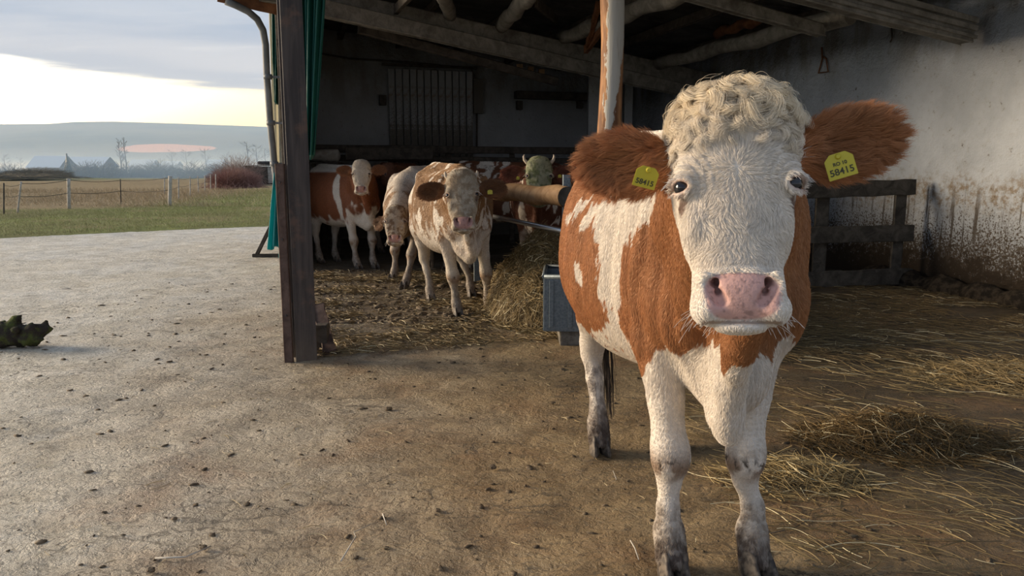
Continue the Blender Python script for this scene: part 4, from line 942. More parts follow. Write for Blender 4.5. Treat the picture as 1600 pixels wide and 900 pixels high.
# round post in the middle
mp = G(956, 487); mb = MB(); hb = 3.45
mb.tube([(.012 * math.sin(i * .9) - .02 * i / 12, 0, hb * i / 12 - .03) for i in range(13)], [.107 * (1 + .04 * math.sin(i * 1.3)) for i in range(13)], 24, .012, 4)
o = mb.build('timber_post', M_MID, label='round orange-brown timber post with peeling white paint, behind the front cow', cat='post'); o.location = (PT(957, 100, 7.0)[0], 7.0, 0)
# light concrete columns at the back
for k, (px, w_) in enumerate(((929, .26), (980, .16))):
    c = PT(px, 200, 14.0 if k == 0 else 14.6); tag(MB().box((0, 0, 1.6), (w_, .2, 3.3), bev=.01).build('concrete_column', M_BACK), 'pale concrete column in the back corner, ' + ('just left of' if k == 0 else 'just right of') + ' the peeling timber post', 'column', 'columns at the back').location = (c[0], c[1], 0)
# ------------------------------------------------------------------ back wall fittings
def bw(px, py):           # a point on the back wall seen at that pixel
    d = ray(px, py); n = AX; P0 = B(9.44, 0); o_ = np.array([0, 0, CAM_H]); return o_ + d * (((P0 - o_) @ n) / (d @ n))
door = empty('door_1', bw(675, 250) * [1, 1, 0], BANG, kind='structure', label='plank door in the back wall')
dl, dr = bw(611, 200), bw(742, 200); zt = bw(675, 106)[2]; nb_ = 12
for i in range(nb_):
    x0 = (i - nb_ / 2 + .5) / nb_ * np.linalg.norm(dr - dl); w_ = np.linalg.norm(dr - dl) / nb_
    o = MB().box((0, 0, 0), (w_ * .84, .035, zt - .1), bev=.006).build('plank', M_BACK, door) if i == 0 else None
    if o is None: o = bpy.data.objects.new('plank', PLK); link(o, door)
    else: PLK = o.data
    o.location = (x0, -.03 - (.016 if i % 2 else 0), zt / 2)
w_ = MB().box((0, .0, zt + .03), (np.linalg.norm(dr - dl) + .2, .06, .05), bev=.004).build('door_rail', M_DARKW, door)
def on_back(px0, py0, px1, py1, th, name, mat, lab, cat, **k):
    a, b_ = bw(px0, py0), bw(px1, py1); c = (a + b_) / 2; w_ = np.linalg.norm((b_ - a)[:2]); h_ = abs(b_[2] - a[2])
    o = MB().box((0, 0, 0), (w_, th, h_), bev=.006).build(name, mat, label=lab, cat=cat); o.location = Vector(c - AX * (th / 2 + .005)); o.rotation_euler = (0, 0, BANG); return o
fb = on_back(738, 124, 753, 178, .12, 'fuse_box', M_BACK, 'narrow metal box on the back wall beside the plank door', 'box')
on_back(592, 149, 603, 165, .10, 'switch_box', M_DARKW, 'small dark switch box on the back wall left of the plank door', 'box')
sh = empty('wall_shelf', bw(860, 150), 0, label='dark beam on a bracket high on the back wall', cat='shelf')
for (a, b_, th, nm) in (((803, 143), (918, 158), .22, 'board'), ((806, 158), (814, 172), .12, 'bracket'), ((900, 158), (907, 170), .12, 'bracket')):
    o = on_back(*a, *b_, th, nm, M_DARKW, None, None); o.parent = sh; o.matrix_parent_inverse = Matrix.Translation(-sh.location)
    
def pipe_on_back(pts, r, lab, name='conduit'):
    P = [bw(*p) - AX * .05 for p in pts]; return tag(MB().tube(P, r, 8).build(name, M_DARKW), lab, 'pipe')
pipe_on_back([(500, 84), (545, 92), (640, 98), (735, 108), (742, 124)], .018, 'thin dark conduit running over the back wall to the metal box'); pipe_on_back([(744, 178), (744, 240)], .02, 'short conduit dropping below the metal box')
# feed barrier rails along the back
fbz = empty('feed_barrier', B(8.6, 3.0), 0, label='long dark feed barrier of horizontal rails behind the cows', cat='barrier')
def fpart(mb, nm, mat): o = mb.build(nm, mat, fbz); o.matrix_parent_inverse = Matrix.Translation(-fbz.location); return o
fpart(MB().bar(PT(488, 232, 12.6), PT(915, 236, 14.2), .10, .13, .01, 8, .04, 1), 'rail', M_DARKW); fpart(MB().bar(PT(488, 246, 12.6), PT(915, 252, 14.2), .07, .10, .01, 8, .04, 2), 'rail', M_DARKW)
fpart(MB().bar(PT(540, 240, 12.3), PT(676, 240, 12.8), .05, .20, .01, 4, .04, 2), 'rail', M_DARKW)
for px, Y in ((500, 12.7), (610, 13.1), (700, 13.4), (800, 13.8), (905, 14.2)):
    p = PT(px, 240, Y); fpart(MB().bar((p[0], p[1] + .08, 0), (p[0], p[1] + .08, 1.75), .10, .10, .008, 3, .05, px), 'upright', M_DARKW)
tk = PT(507, 243, 12.2); o = MB().tube([(-.24, 0, 0), (-.22, 0, .0), (.22, 0, 0), (.25, 0, 0)], [.05, .10, .10, .05], 16).build('water_tank', M_PALEW, smooth=True, label='pale rounded tank at the back left, above the spotted cow', cat='tank'); o.location = Vector(tk)
o2 = MB().box((0, 0, 0), (.5, .3, .03), bev=.004).build('tank_shelf', M_DARKW, o); o2.location = (0, 0, -.12)
for sx in (-.18, .18): o3 = MB().box((0, 0, 0), (.06, .06, tk[2] - .13), bev=.004).build('leg', M_DARKW, o); o3.location = (sx, 0, -.13 - (tk[2] - .13) / 2)
# ------------------------------------------------------------------ curtains
def curtain(name, top, bot, w_top, w_bot, folds, mat, lab, cat='tarp', ang=0., seed=0, amp=.05):
    top, bot = np.array(top, float), np.array(bot, float); nu, nv = 60, 40; r = random.Random(seed); ph = [r.uniform(0, 6) for _ in range(4)]
    X = np.array([math.cos(ang), math.sin(ang), 0]); Yv = np.array([-math.sin(ang), math.cos(ang), 0]); V = []
    for j in range(nv):
        f = j / (nv - 1); c = top + (bot - top) * f; w_ = w_top + (w_bot - w_top) * f
        for i in range(nu):
            u = i / (nu - 1) - .5; fo = math.sin(u * folds * 6.28 + ph[0] + .5 * math.sin(f * 4 + ph[1])) * amp * (.6 + .4 * f) + .5 * amp * math.sin(u * folds * 13 + ph[2] + f * 3)
            V.append(c + X * (u * w_) + Yv * fo - base0(c, bot) + UP * (.03 * math.sin(u * 9 + ph[3]) * f))
    V = np.array(V); a = np.array([[j * nu + i for i in range(nu - 1)] for j in range(nv - 1)]).ravel(); o = np_mesh(name, V, np.stack([a, a + 1, a + nu + 1, a + nu], 1), mat)
    o.location = Vector(bot); o.modifiers.new('thick', 'SOLIDIFY').thickness = .006; return tag(o, lab, cat)
def base0(c, bot): return bot
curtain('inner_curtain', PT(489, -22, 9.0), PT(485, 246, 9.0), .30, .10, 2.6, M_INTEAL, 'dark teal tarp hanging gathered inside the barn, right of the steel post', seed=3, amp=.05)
curtain('clear_sheet', PT(433, 16, 10.3), PT(441, 300, 10.3), .22, .17, 2.2, M_SHEET, 'translucent whitish plastic sheet between rain pipe and steel post', seed=5, amp=.04)
curtain('teal_tarp', PT(434, 262, 10.1), PT(431, 388, 10.1), .06, .20, 2.0, M_TEAL, 'bright teal tarp hanging down beside the rain pipe', seed=6, amp=.05)
curtain('tarp_end', PT(449, 20, 10.5), PT(446, 404, 10.5), .05, .17, 1.6, M_TEAL, 'teal tarp edge hanging to the ground right behind the upright board', seed=9, amp=.05)
curtain('upper_tarp', PT(429, 18, 10.15), PT(431, 160, 10.2), .06, .035, 1.2, M_INTEAL, 'narrow dark green tarp strip beside the top of the rain pipe', seed=12, amp=.03)
# wooden foot under the tarp
ft = empty('prop_stand', G(418, 400), 0, label='low wooden foot with a slanted prop under the teal tarp', cat='stand')
a, b_ = G(395, 402), G(443, 402); c_ = PT(420, 370, a[1]); w0 = -np.array(ft.location)
for (p, q, nm) in ((a + UP * .03, b_ + UP * .03, 'foot_rail'), (G(402, 402) + UP * .05, PT(424, 352, a[1]), 'prop')): MB().bar(p + w0, q + w0, .06, .05, .004, 3, .05, 1).build(nm, M_DARKW, ft)
# ------------------------------------------------------------------ hurdle by the right wall
hu = empty('hurdle', (3.9, 8.75, 0), 0, label='dark wooden hurdle of three broad rails against the right wall', cat='hurdle'); h0 = -np.array(hu.location)
HL = [(1195, 1430, 300, 292, 24), (1195, 1427, 369, 364, 26), (1195, 1424, 440, 431, 25)]
for k, (xa, xb, ya, yb, hh) in enumerate(HL): MB().bar(PT(xa, ya, 8.55) + h0, PT(xb, yb, 8.72) + h0, .05, hh / 1150 * 8.7, .008, 14, .07, k + 3).build('rail', M_HURDLE, hu)
for k, (px, w_) in enumerate(((1283, .16), (1404, .13), (1205, .14))):
    p = PT(px, 350, 8.78); MB().bar((p[0] + h0[0], p[1] + h0[1], .0), (p[0] + h0[0], p[1] + h0[1], 1.24), w_, .05, .006, 6, .06, k, up=(0, 1, 0)).build('upright', M_HURDLE, hu)
# low dark kerb and dung along the wall foot
ks = [(x_, B(x_, WT - .16)) for x_ in np.linspace(-2.2, 2.2, 30)]
mb = MB(); mb.tube([p + UP * .04 for _, p in ks], [.13 + .035 * math.sin(i * 1.9) + .02 * math.sin(i * 4.3) for i in range(30)], 12, .10, 5, ell=.9)
tag(mb.build('wall_kerb', M_CRUST, smooth=True), 'low dark dung-caked kerb along the foot of the right wall', 'kerb')
# rusty hook on the wall
def wr(px, py, off=.03):
    d = ray(px, py); P0 = B(0, WT - off); o_ = np.array([0, 0, CAM_H]); return o_ + d * (((P0 - o_) @ BX) / (d @ BX))
P = [wr(1284, 74), wr(1285, 92), wr(1279, 114), wr(1294, 112), wr(1291, 92), wr(1286, 88)]; tag(MB().tube(P, .012, 6).build('wall_hook', M_ORANGEW), 'rusty triangular iron hook hanging on the right wall', 'hook')
P = [wr(1393, 42), wr(1394, 60), wr(1391, 66)]; tag(MB().tube(P, .010, 6).build('wall_nail', M_DARKW), 'small bent nail high on the right wall near the beam', 'nail')
# ------------------------------------------------------------------ feed rack: log rail, steel bar, upright, trough, block
lr = empty('log_rail', PT(882, 307, 6.35) * [1, 1, 0], 0, label='thick peeled log lying as a rail in front of the mossy-headed cow', cat='log'); l0 = -np.array(lr.location)
A_, B__ = PT(886, 308, 6.35), PT(735, 296, 8.9); n = 14
o = MB().tube([A_ + (B__ - A_) * i / n + l0 + UP * .012 * math.sin(i * 1.3) for i in range(n + 1)], [.089 * (1 + .04 * math.sin(i * 1.9)) for i in range(n + 1)], 20, .02, 2, cap=False).build('log', M_LOG, lr)
o = MB().tube([A_ + l0 - (B__ - A_) * .002, A_ + l0 - (B__ - A_) * .0005], [.086, .086], 20).build('cut_end', M_HURDLE, lr, label='dark sawn end')
br = MB().tube([PT(880, 361, 6.40), PT(735, 331, 8.9)], .024, 12).build('steel_bar', M_STEEL, smooth=True, label='shiny round steel bar below the log rail', cat='bar')
p = PT(884, 400, 6.42); tag(MB().bar((p[0], p[1] + .03, 0), (p[0], p[1] + .03, 1.34), .07, .07, .006, 3, .02, 3).build('rack_upright', M_ZINC), 'grey steel upright holding the end of the log rail', 'post')
p = PT(745, 400, 8.9); tag(MB().bar((p[0], p[1] + .06, 0), (p[0], p[1] + .06, 1.32), .08, .08, .006, 3, .02, 3).build('rack_upright', M_ZINC), 'far steel upright of the feed rack hidden behind the tan cow', 'post')
tr = empty('feed_trough', (.30 + .62, 5.95, 0), math.radians(-4), label='galvanised steel feed trough on a concrete block behind the front cow', cat='trough')
L_, W_, zb, zt_ = 1.30, .62, .13, .56
mb = MB().box((0, -W_ / 2, (zb + zt_) / 2), (L_, .012, zt_ - zb), bev=.003); mb.box((0, W_ / 2, (zb + zt_) / 2), (L_, .012, zt_ - zb), bev=.003); mb.box((-L_ / 2, 0, (zb + zt_) / 2), (.012, W_, zt_ - zb), bev=.003); mb.box((L_ / 2, 0, (zb + zt_) / 2), (.012, W_, zt_ - zb), bev=.003); mb.box((0, 0, zb), (L_, W_, .012)); mb.build('tub', M_ZINC, tr)
mb = MB()
for (a, b_) in (((-L_ / 2, -W_ / 2), (L_ / 2, -W_ / 2)), ((-L_ / 2, W_ / 2), (L_ / 2, W_ / 2)), ((-L_ / 2, -W_ / 2), (-L_ / 2, W_ / 2)), ((L_ / 2, -W_ / 2), (L_ / 2, W_ / 2))): mb.tube([(*a, zt_), (*b_, zt_)], .018, 8)
mb.build('rim', M_ZINC, tr)
for i in range(9): o = MB().box((-L_ / 2 + .06 + i * .147, -W_ / 2 - .010, (zb + zt_) / 2), (.035, .016, zt_ - zb - .05), bev=.004).build('rib', M_ZINC, tr)
for sx in (-.42, .42):
    c = np.array(tr.location) + [sx, 0, 0]; o = MB().box((0, 0, .0625), (.24, .5, .125), bev=.012).build('concrete_block', M_STONE, label='rough concrete block under the feed trough, ' + ('at its near left end' if sx < 0 else 'hidden at its right end'), cat='block', group='blocks under the trough'); o.location = Vector(c)
# ------------------------------------------------------------------ outdoors
MATS['cow_skin'] = skin_material('cow_skin'); MATS['cow_fur'] = fur_material('cow_fur')
def gz(x, y): return np.full_like(x, .03)
grass_keep = lambda x, y: (y > conc_edge(x) + .1 - .5 * rng.random(len(x))) & (x / y > -.80) & (x / y < -.27) 
def fence_side(x, y, j):
    n_ = (fnoise(np.stack([x, y, 0 * x], 1), (.5, .5, 1), 8) - .5) * 5 + (rng.random(len(x)) - .5) * j
    a = y - (24.4 + (x + 14.9) * .62) + n_; b_ = -(x + 12.5 - (y - 26.5) * -.157) + n_ * .6
    return sstep(-1.2, 1.2, np.minimum(a, b_))
def gcol(x, y):
    f = fence_side(x, y, 2.0); w = fnoise(np.stack([x, y, 0 * x], 1), (.6, .9, 1), 3)[:, None]
    a = np.array([.20, .175, .075]) * (1 - w) + np.array([.27, .31, .10]) * w; b_ = np.array([.26, .19, .10]) * (1 - w) + np.array([.42, .33, .20]) * w; f = np.maximum(f, (w[:, 0] > .62) * .8)[:, None]
    return a * (1 - f) + b_ * f
blades('short_grass', 46000, (-24, -3.4), (13.8, 27), .03, .085, gcol, .0038, .9, grass_keep, 'short green and straw-coloured grass at the yard edge', z0=gz)
blades('dry_grass', 16000, (-36, -7), (26, 46), .08, .30, gcol, .008, .8, lambda x, y: (x / y > -.80) & (x / y < -.25), 'dry tussocky grass beyond the wire fence', z0=lambda x, y: .0 * x)
fe = empty('wire_fence', G(108, 328) * [1, 1, 0], 0, label='pasture fence of wooden posts and slack wire across the meadow', cat='fence'); f0 = -np.array(fe.location)
posts = [(6, 337, 286, .022, 0), (27, 335, 284, .028, -6), (108, 329, 279, .055, 1), (189, 321, 280, .02, 1), (265, 324, 275, .065, -1), (279, 313, 277, .03, 0), (257, 306, 277, .03, 0), (297, 307, 276, .03, 0), (310, 303, 275, .03, 1), (320, 300, 274, .03, 0), (329, 297, 273, .03, 0), (337, 295, 272, .035, 0)]
tops = []
for k, (px, yb, yt, r, ln) in enumerate(posts):
    b0 = G(px, yb); t0 = PT(px - ln, yt, b0[1]); mb = MB(); n = 5
    mb.tube([b0 + (t0 - b0) * i / n - UP * .03 * (i == 0) + f0 for i in range(n + 1)], [r * (1 + .08 * math.sin(i * 2.3 + k)) for i in range(n + 1)], 10, .05, k); mb.build('fence_post', M_PALEW if r > .025 else M_HURDLE, fe); tops.append((b0, t0, k))
def wire(ids, fr, r=.006):
    P = []
    for a, b_ in zip(ids, ids[1:]):
        pa = tops[a][0] + (tops[a][1] - tops[a][0]) * fr; pb_ = tops[b_][0] + (tops[b_][1] - tops[b_][0]) * fr
        for i in range(6): q = pa + (pb_ - pa) * i / 6; q[2] -= .05 * math.sin(math.pi * i / 6); P.append(q + f0)
    P.append(tops[ids[-1]][0] + (tops[ids[-1]][1] - tops[ids[-1]][0]) * fr + f0); MB().tube(P, r, 5).build('wire', M_HURDLE, fe)
for fr in (.95, .55): wire([1, 2, 3, 4], fr, .010)
for fr in (.93, .6): wire([0, 1], fr); wire([4, 5, 7, 8, 9, 10, 11], fr)
M_TWIG = material('bare_twigs', None, (.11, .085, .07), .9); M_TWIGR = material('reddish_twigs', None, (.22, .11, .085), .9); M_EVER = material('evergreen', None, (.035, .05, .03), .9)
def shrub(px, py, Y, w_, h_, n, cols, lab, name='bare_bush', cat='bush', group=None, rad=.02, zb=0.):
    b0 = PT(px, py, Y); b0[2] = zb; r = np.random.default_rng(int(px * 7 + Y)); root = r.normal(size=(n, 3)) * [w_ * .2, w_ * .2, 0]
    a = r.uniform(0, 6.28, n); sp = np.sqrt(r.random(n)); tip = np.stack([np.cos(a) * sp * w_ * .5, np.sin(a) * sp * w_ * .5, h_ * (1 - .45 * sp ** 2) * r.uniform(.45, 1.0, n)], 1); t = np.linspace(0, 1, 6)[None, :, None]
    P = root[:, None] * (1 - t) + tip[:, None] * (t * [1, 1, 1]) * [1, 1, 1] + np.sin(t * 7 + a[:, None, None]) * .03 * h_ * np.array([1, 1, .3])
    C = np.array(cols[0])[None] + (np.array(cols[1]) - np.array(cols[0]))[None] * r.random((n, 1))
    base = MB().tube([(0, 0, -.1), (0, 0, h_ * .25)], [h_ * .03, h_ * .015], 6).build(name, M_TWIG, label=lab, cat=cat, group=group); base.location = Vector(b0)
    hair_obj('twigs', P, rad * np.linspace(1, .4, 6), C, MATS['cow_fur'], base); return base
def bare_tree(px, Y, zb, h_, sprd, lab, seed=0, group=None, fast=False, n1=26):
    b0 = PT(px, 262, Y); b0[2] = zb; r = np.random.default_rng(seed); tr_ = MB().tube([(0, 0, 0), (h_ * .01, 0, h_ * .4), (-h_ * .01, 0, h_ * .8), (0, 0, h_ * .97)], [h_ * .018, h_ * .014, h_ * .007, h_ * .002], 7).build('bare_tree', M_TWIG, label=lab, cat='tree', group=group); tr_.location = Vector(b0)
    P = []
    for i in range(n1):
        z0 = h_ * (.22 + .72 * i / n1); a = r.uniform(0, 6.28); L_ = sprd * (1 - .55 * i / n1) * r.uniform(.7, 1.1); up = r.uniform(.8, 1.6) if sprd < h_ * .25 else r.uniform(.3, .9); t = np.linspace(0, 1, 6)[:, None]
        d = np.array([math.cos(a), math.sin(a), up]); m_ = np.array([0, 0, z0]) + d * L_ * t * .9 + np.array([0, 0, .25]) * L_ * t ** 2; P.append(m_)
        for j in range(14):
            f = r.uniform(.25, 1); q = np.array([0, 0, z0]) + d * L_ * f * .9; d2 = d + r.normal(size=3) * .6; P.append(q + d2 * L_ * .33 * t)
    hair_obj('branches', np.array(P), h_ * .0016 * np.linspace(1, .4, 6), np.tile([.10, .085, .075], (len(P), 1)), MATS['cow_fur'], tr_); return tr_
shrub(365, 262, 52, 3.9, 1.55, 3200, [(.20, .10, .08), (.34, .19, .15)], 'round reddish-brown bare bush at the end of the wire fence', rad=.007)
shrub(372, 262, 60, 4.6, 2.7, 1200, [(.22, .15, .12), (.30, .22, .18)], 'tall thin grey-brown bush rising behind the reddish bush', rad=.008)
shrub(20, 262, 95, 14, .9, 2200, [(.10, .09, .06), (.2, .17, .11)], 'low dark bramble clump at the far left of the meadow', 'bramble', rad=.013)
shrub(58, 262, 100, 9, 1.6, 1800, [(.10, .09, .06), (.2, .17, .11)], 'dark hump of bramble below the long pale-roofed barn', 'bramble', rad=.013)
# small dark shed beyond the bush
sd_ = PT(406, 262, 62); she = empty('field_shed', (sd_[0], sd_[1], 0), .3, label='small dark shed with a tarp-covered pile on top beyond the meadow', cat='shed')
MB().box((0, 0, .75), (2.2, 1.8, 1.5), bev=.03).build('walls', M_DARKW, she); MB().bar((-1.25, 0, 1.53), (1.25, 0, 1.60), 2.0, .07, .01).build('roof', M_ROOF, she); MB().box((.8, -.92, .8), (.35, .04, 1.3), bev=.01).build('door', M_PALEW, she); MB().box((.35, 0, 1.78), (1.0, .9, .3), bev=.12).build('pile', M_ROOF, she)
# far barns, trees and the valley
M_BLUER = material('blue_roof', None, (.50, .58, .66), .5); M_FARW = material('far_wall', None, (.38, .36, .33), .9)
def far_barn(px, Y, zb, L_, W_, hw_, hr, lab, rz=0., roofm=None, group=None):
    p = PT(px, 262, Y); e = empty('far_barn', (p[0], p[1], zb), rz, label=lab, cat='barn', group=group); MB().box((0, 0, hw_ / 2), (L_, W_, hw_), bev=.03).build('walls', M_FARW, e)
    mb = MB(); a = [(-L_ / 2 - .4, -W_ / 2 - .4, hw_), (L_ / 2 + .4, -W_ / 2 - .4, hw_), (L_ / 2 + .4, 0, hw_ + hr), (-L_ / 2 - .4, 0, hw_ + hr), (L_ / 2 + .4, W_ / 2 + .4, hw_), (-L_ / 2 - .4, W_ / 2 + .4, hw_)]
    mb.quad(a[0], a[1], a[2], a[3]); mb.quad(a[3], a[2], a[4], a[5]); mb.quad(a[0], a[3], a[5]) if False else None; mb.build('roof', roofm or M_BLUER, e)
    for i in range(max(1, int(L_ // 9))): MB().box((-L_ / 2 + 4 + i * 9, -W_ / 2 - .03, hw_ * .5), (1.6, .1, hw_ * .45)).build('window', M_DARKW, e)
    return e
VZ = -2.6
far_barn(82, 200, VZ, 8.2, 8, 4.0, 3.1, 'far shed with pale blue roof at left, half behind a dark tree'); far_barn(136, 215, VZ, 13, 9, 4.2, 2.9, 'long far barn with pale blue roof right of the shed')
far_barn(226, 330, VZ, 10, 8, 5.0, 2.6, 'distant pale-roofed house right of the tall poplars'); far_barn(338, 330, VZ, 7, 6, 5.4, 2.2, 'smallest far white-roofed house near the pink field'); far_barn(268, 360, VZ, 8, 7, 5.2, 2.0, 'far grey farmhouse among trees below the pink field')
bare_tree(189, 240, VZ, 13.4, 1.5, 'tall bare poplar, left one of the twin pair', 3); bare_tree(197, 236, VZ, 13.8, 1.5, 'tall bare poplar, right one of the twin pair', 4)
for k, (px, Y, h_, lab) in enumerate(((8, 260, 9, 'bushy bare tree at the far left edge of the valley'), (33, 280, 8, 'bare tree just left of the pale-roofed far shed'), (270, 300, 11, 'bare tree before the left part of the pink field'), (292, 320, 12, 'bare tree before the middle of the pink field'), (322, 300, 12, 'bare tree before the right part of the pink field'), (356, 240, 9, 'bare tree above the reddish bush'), (388, 250, 13, 'tall bare tree near the rain pipe'), (402, 250, 12, 'slim bare tree left of the rain pipe'), (415, 260, 11, 'bare tree touching the rain pipe'))): bare_tree(px, Y, VZ, h_, h_ * .34, lab, 20 + k, n1=14)
def conifer(px, Y, zb, h_, r, lab, name='dark_tree', rnd=False):
    p = PT(px, 262, Y); q = np.random.default_rng(int(px)); n = 420; z = q.random(n); a = q.uniform(0, 6.28, n); rr = r * (np.sin(np.clip(z, 0, 1) * 2.9 + .2) if rnd else (1 - z)); t = np.linspace(0, 1, 3)[None, :, None]
    d = np.stack([np.cos(a) * rr, np.sin(a) * rr, -.12 * h_ * np.ones(n) * (0 if rnd else 1)], 1)[:, None]; P = np.stack([0 * z, 0 * z, z * h_], 1)[:, None] + d * t
    b = MB().tube([(0, 0, 0), (0, 0, h_ * .9)], [r * .12, r * .03], 6).build(name, M_TWIG, label=lab, cat='tree'); b.location = (p[0], p[1], zb); hair_obj('foliage', P, r * .075, np.tile([.045, .055, .035], (n, 1)) * q.uniform(.7, 1.3, (n, 1)), MATS['cow_fur'], b)
conifer(106, 180, VZ, 7.4, 2.0, 'dark pointed tree between the two pale-roofed barns')
for k, (px, Y, h_, r, lab) in enumerate(((140, 270, 6.5, 5, 'dark rounded tree clump in front of the long barn'), (160, 270, 6.0, 5, 'dark rounded tree clump right of the first clump before the long barn'), (122, 265, 5.5, 4, 'small dark tree clump under the pointed tree'), (206, 300, 5.5, 5, 'dark tree clump right behind the twin poplars'), (246, 310, 7.0, 6, 'dark tree clump left of the pink field trees'), (305, 300, 6.5, 7, 'wide dark tree clump below the pink field'), (345, 290, 6.0, 5, 'dark tree clump above the fence end'), (12, 270, 5.5, 4, 'dark tree clump at the far left edge'), (62, 300, 4.5, 4, 'low dark tree clump before the pale-roofed shed'), (180, 300, 5.0, 3.5, 'low dark tree clump left of the twin poplars'))): shrub(px, 262, Y * .73, r * 2.4, h_ * 1.0, 420, [(.07, .07, .055), (.13, .12, .095)], lab, 'tree_clump', rad=.06, zb=VZ)
# hills
def hill_h(px): return np.interp(px, [-300, 0, 60, 125, 165, 215, 300, 420, 560, 900], [198, 194.5, 195.5, 195, 192, 191.5, 194, 198.5, 205, 225])
def hill_pts(u, v):
    px = -420 + 1320 * u; Y = 700 + 1500 * v; top = np.array([PT(a, hill_h(a), 1500.)[2] for a in px[::1]]) if False else None
    x = (px - 800) / FPX * 1500 * (.5 + Y / 3000) / .985; b_ = (450 - hill_h(px)) / FPX; zt = CAM_H + 1500 * (b_ * math.cos(PITCH) - math.sin(PITCH)) / (math.cos(PITCH) + b_ * math.sin(PITCH))
    prof = sstep(700, 1500, Y) * (1 - .3 * sstep(1500, 2200, Y)); z = VZ - .5 + (zt - VZ) * prof + 3 * (fnoise(np.stack([x, Y, 0 * x], 1), (.004, .004, 1), 5) - .5) * sstep(750, 1000, Y) * sstep(1500, 1200, Y); return np.stack([x, Y, z], 1)
def f_hill(g, b, co):
    x = g.xyz(co); v = g.mapv(co, (1, 1, 0)); n = g.noise(v, .012, 5, .6); p = g.voro(g.mapv(co, (.5, 1, 0)), .006); c = g.mix(g.ss(.35, .65, n), (.10, .105, .075), (.17, .165, .11)); c = g.mix(g.m('MULTIPLY', g.ss(.5, .8, p), .5), c, (.22, .19, .12))
    dx = g.m('DIVIDE', g.m('ADD', x[0], 478.), 66.); dy = g.m('DIVIDE', g.m('SUBTRACT', x[1], 1030.), 44.); rr = g.m('ADD', g.m('SQRT', g.m('ADD', g.m('MULTIPLY', dx, dx), g.m('MULTIPLY', dy, dy))), g.m('MULTIPLY', g.m('SUBTRACT', n, .5), .8))
    c = g.mix(g.ss(1.02, .95, rr), c, (.78, .42, .27)); g.put(b.inputs['Base Color'], c); b.inputs['Roughness'].default_value = .95; b.inputs['Specular IOR Level'].default_value = .05
grid_ground('hill', hill_pts, 150, 90, material('hillside', f_hill), label='long low hill across the valley with one pinkish field', kind='structure')
# haze lying in the valley
hm = bpy.data.materials.new('haze'); hm.use_nodes = True; ntv = hm.node_tree; ntv.nodes.remove(ntv.nodes['Principled BSDF']); vs = ntv.nodes.new('ShaderNodeVolumeScatter'); vs.inputs['Density'].default_value = .00085; vs.inputs['Color'].default_value = (.50, .72, 1.0, 1); vs.inputs['Anisotropy'].default_value = .0
ntv.links.new(vs.outputs[0], ntv.nodes['Material Output'].inputs['Volume'])
hm2 = hm.copy(); hm2.node_tree.nodes['Volume Scatter'].inputs['Density'].default_value = .0034
MB().box((-330, 470, 1.0), (1500, 700, 9.0)).build('ground_mist', hm2, label='low pale mist lying over the valley floor', kind='stuff', cat='mist')
hz = MB().box((-500, 1130, 28), (2600, 2120, 90)).build('haze', hm, label='thin bluish haze filling the valley', kind='stuff', cat='haze')
# ------------------------------------------------------------------ straw, hay and litter
def straws(name, P, ang, L, rad, z, tilt, cols, bend=.25, lab='', cat='straw', K=6, seed=0, parent=None):
    n = len(P); r = np.random.default_rng(seed); t = np.linspace(-.5, .5, K)[None, :, None]; a = ang + 0 * L
    d = np.stack([np.cos(a) * np.cos(tilt), np.sin(a) * np.cos(tilt), np.sin(tilt)], 1)[:, None]; s_ = np.stack([-np.sin(a), np.cos(a), 0 * a], 1)[:, None]
    bd = (r.normal(size=n) * bend)[:, None, None]; Q = np.stack([P[:, 0], P[:, 1], z], 1)[:, None] + d * L[:, None, None] * t + s_ * L[:, None, None] * bd * (t * t * 4 - .33) * .5 + np.array([0, 0, 1.]) * (r.random(n) * .06)[:, None, None] * L[:, None, None] * (1 - 4 * t * t)
    Q[:, :, 2] = np.maximum(Q[:, :, 2], .004 + relief(Q[:, :, 0].ravel(), Q[:, :, 1].ravel(), .016).reshape(Q.shape[:2]) * 0)
    w = r.random((n, 1)); C = (np.array(cols[0]) * (1 - w) + np.array(cols[1]) * w) * r.uniform(.6, 1.25, (n, 1)); C = np.where(r.random((n, 1)) < .05, np.array([[.75, .66, .42]]), C)
    o = hair_obj(name, Q, np.broadcast_to(rad * r.uniform(.6, 1.3, (n, 1)), (n, K)), np.clip(C, 0, 1), MATS['straw'], parent); return tag(o, lab, cat, None, 'stuff')
MATS['straw'] = fur_material('straw', .5, .35)
SC_ = [(.11, .078, .032), (.33, .25, .12)]
rs = np.random.default_rng(5)
def pix_cloud(n, pts, sx, sy):
    """scatter around screen-chosen ground spots; returns ground points"""
    c = rs.integers(0, len(pts), n); q = np.array([G(*p)[:2] for p in pts])[c]; return q + rs.normal(size=(n, 2)) * [sx, sy]
# right-hand floor: long straws in drifts
def drift(n, rect, thr, seed):
    x = rs.uniform(rect[0], rect[1], n); y = rs.uniform(rect[2], rect[3], n); f = fnoise(np.stack([x, y, 0 * x], 1), (1.1, 1.7, 1), seed); k = f > thr - .12 * rs.random(n); return np.stack([x[k], y[k]], 1)
P = drift(4200, (.9, 5.0, 2.3, 6.6), .56, 4); n = len(P)
straws('loose_straw', P, -.42 + rs.normal(size=n) * .55, rs.uniform(.06, .34, n), .0013, rs.uniform(.004, .02, n), rs.normal(size=n) * .03, SC_, .22, 'loose pale straw strewn over the dark floor at right', seed=1)
P = drift(9000, (1.0, 5.2, 5.2, 9.0), .50, 7); n = len(P)
straws('trodden_straw', P, -.2 + rs.normal(size=n) * .8, rs.uniform(.05, .25, n), .0015, rs.uniform(.004, .02, n), rs.normal(size=n) * .05, [(.11, .075, .03), (.27, .19, .09)], .3, 'trodden straw in front of the wooden hurdle', seed=2)
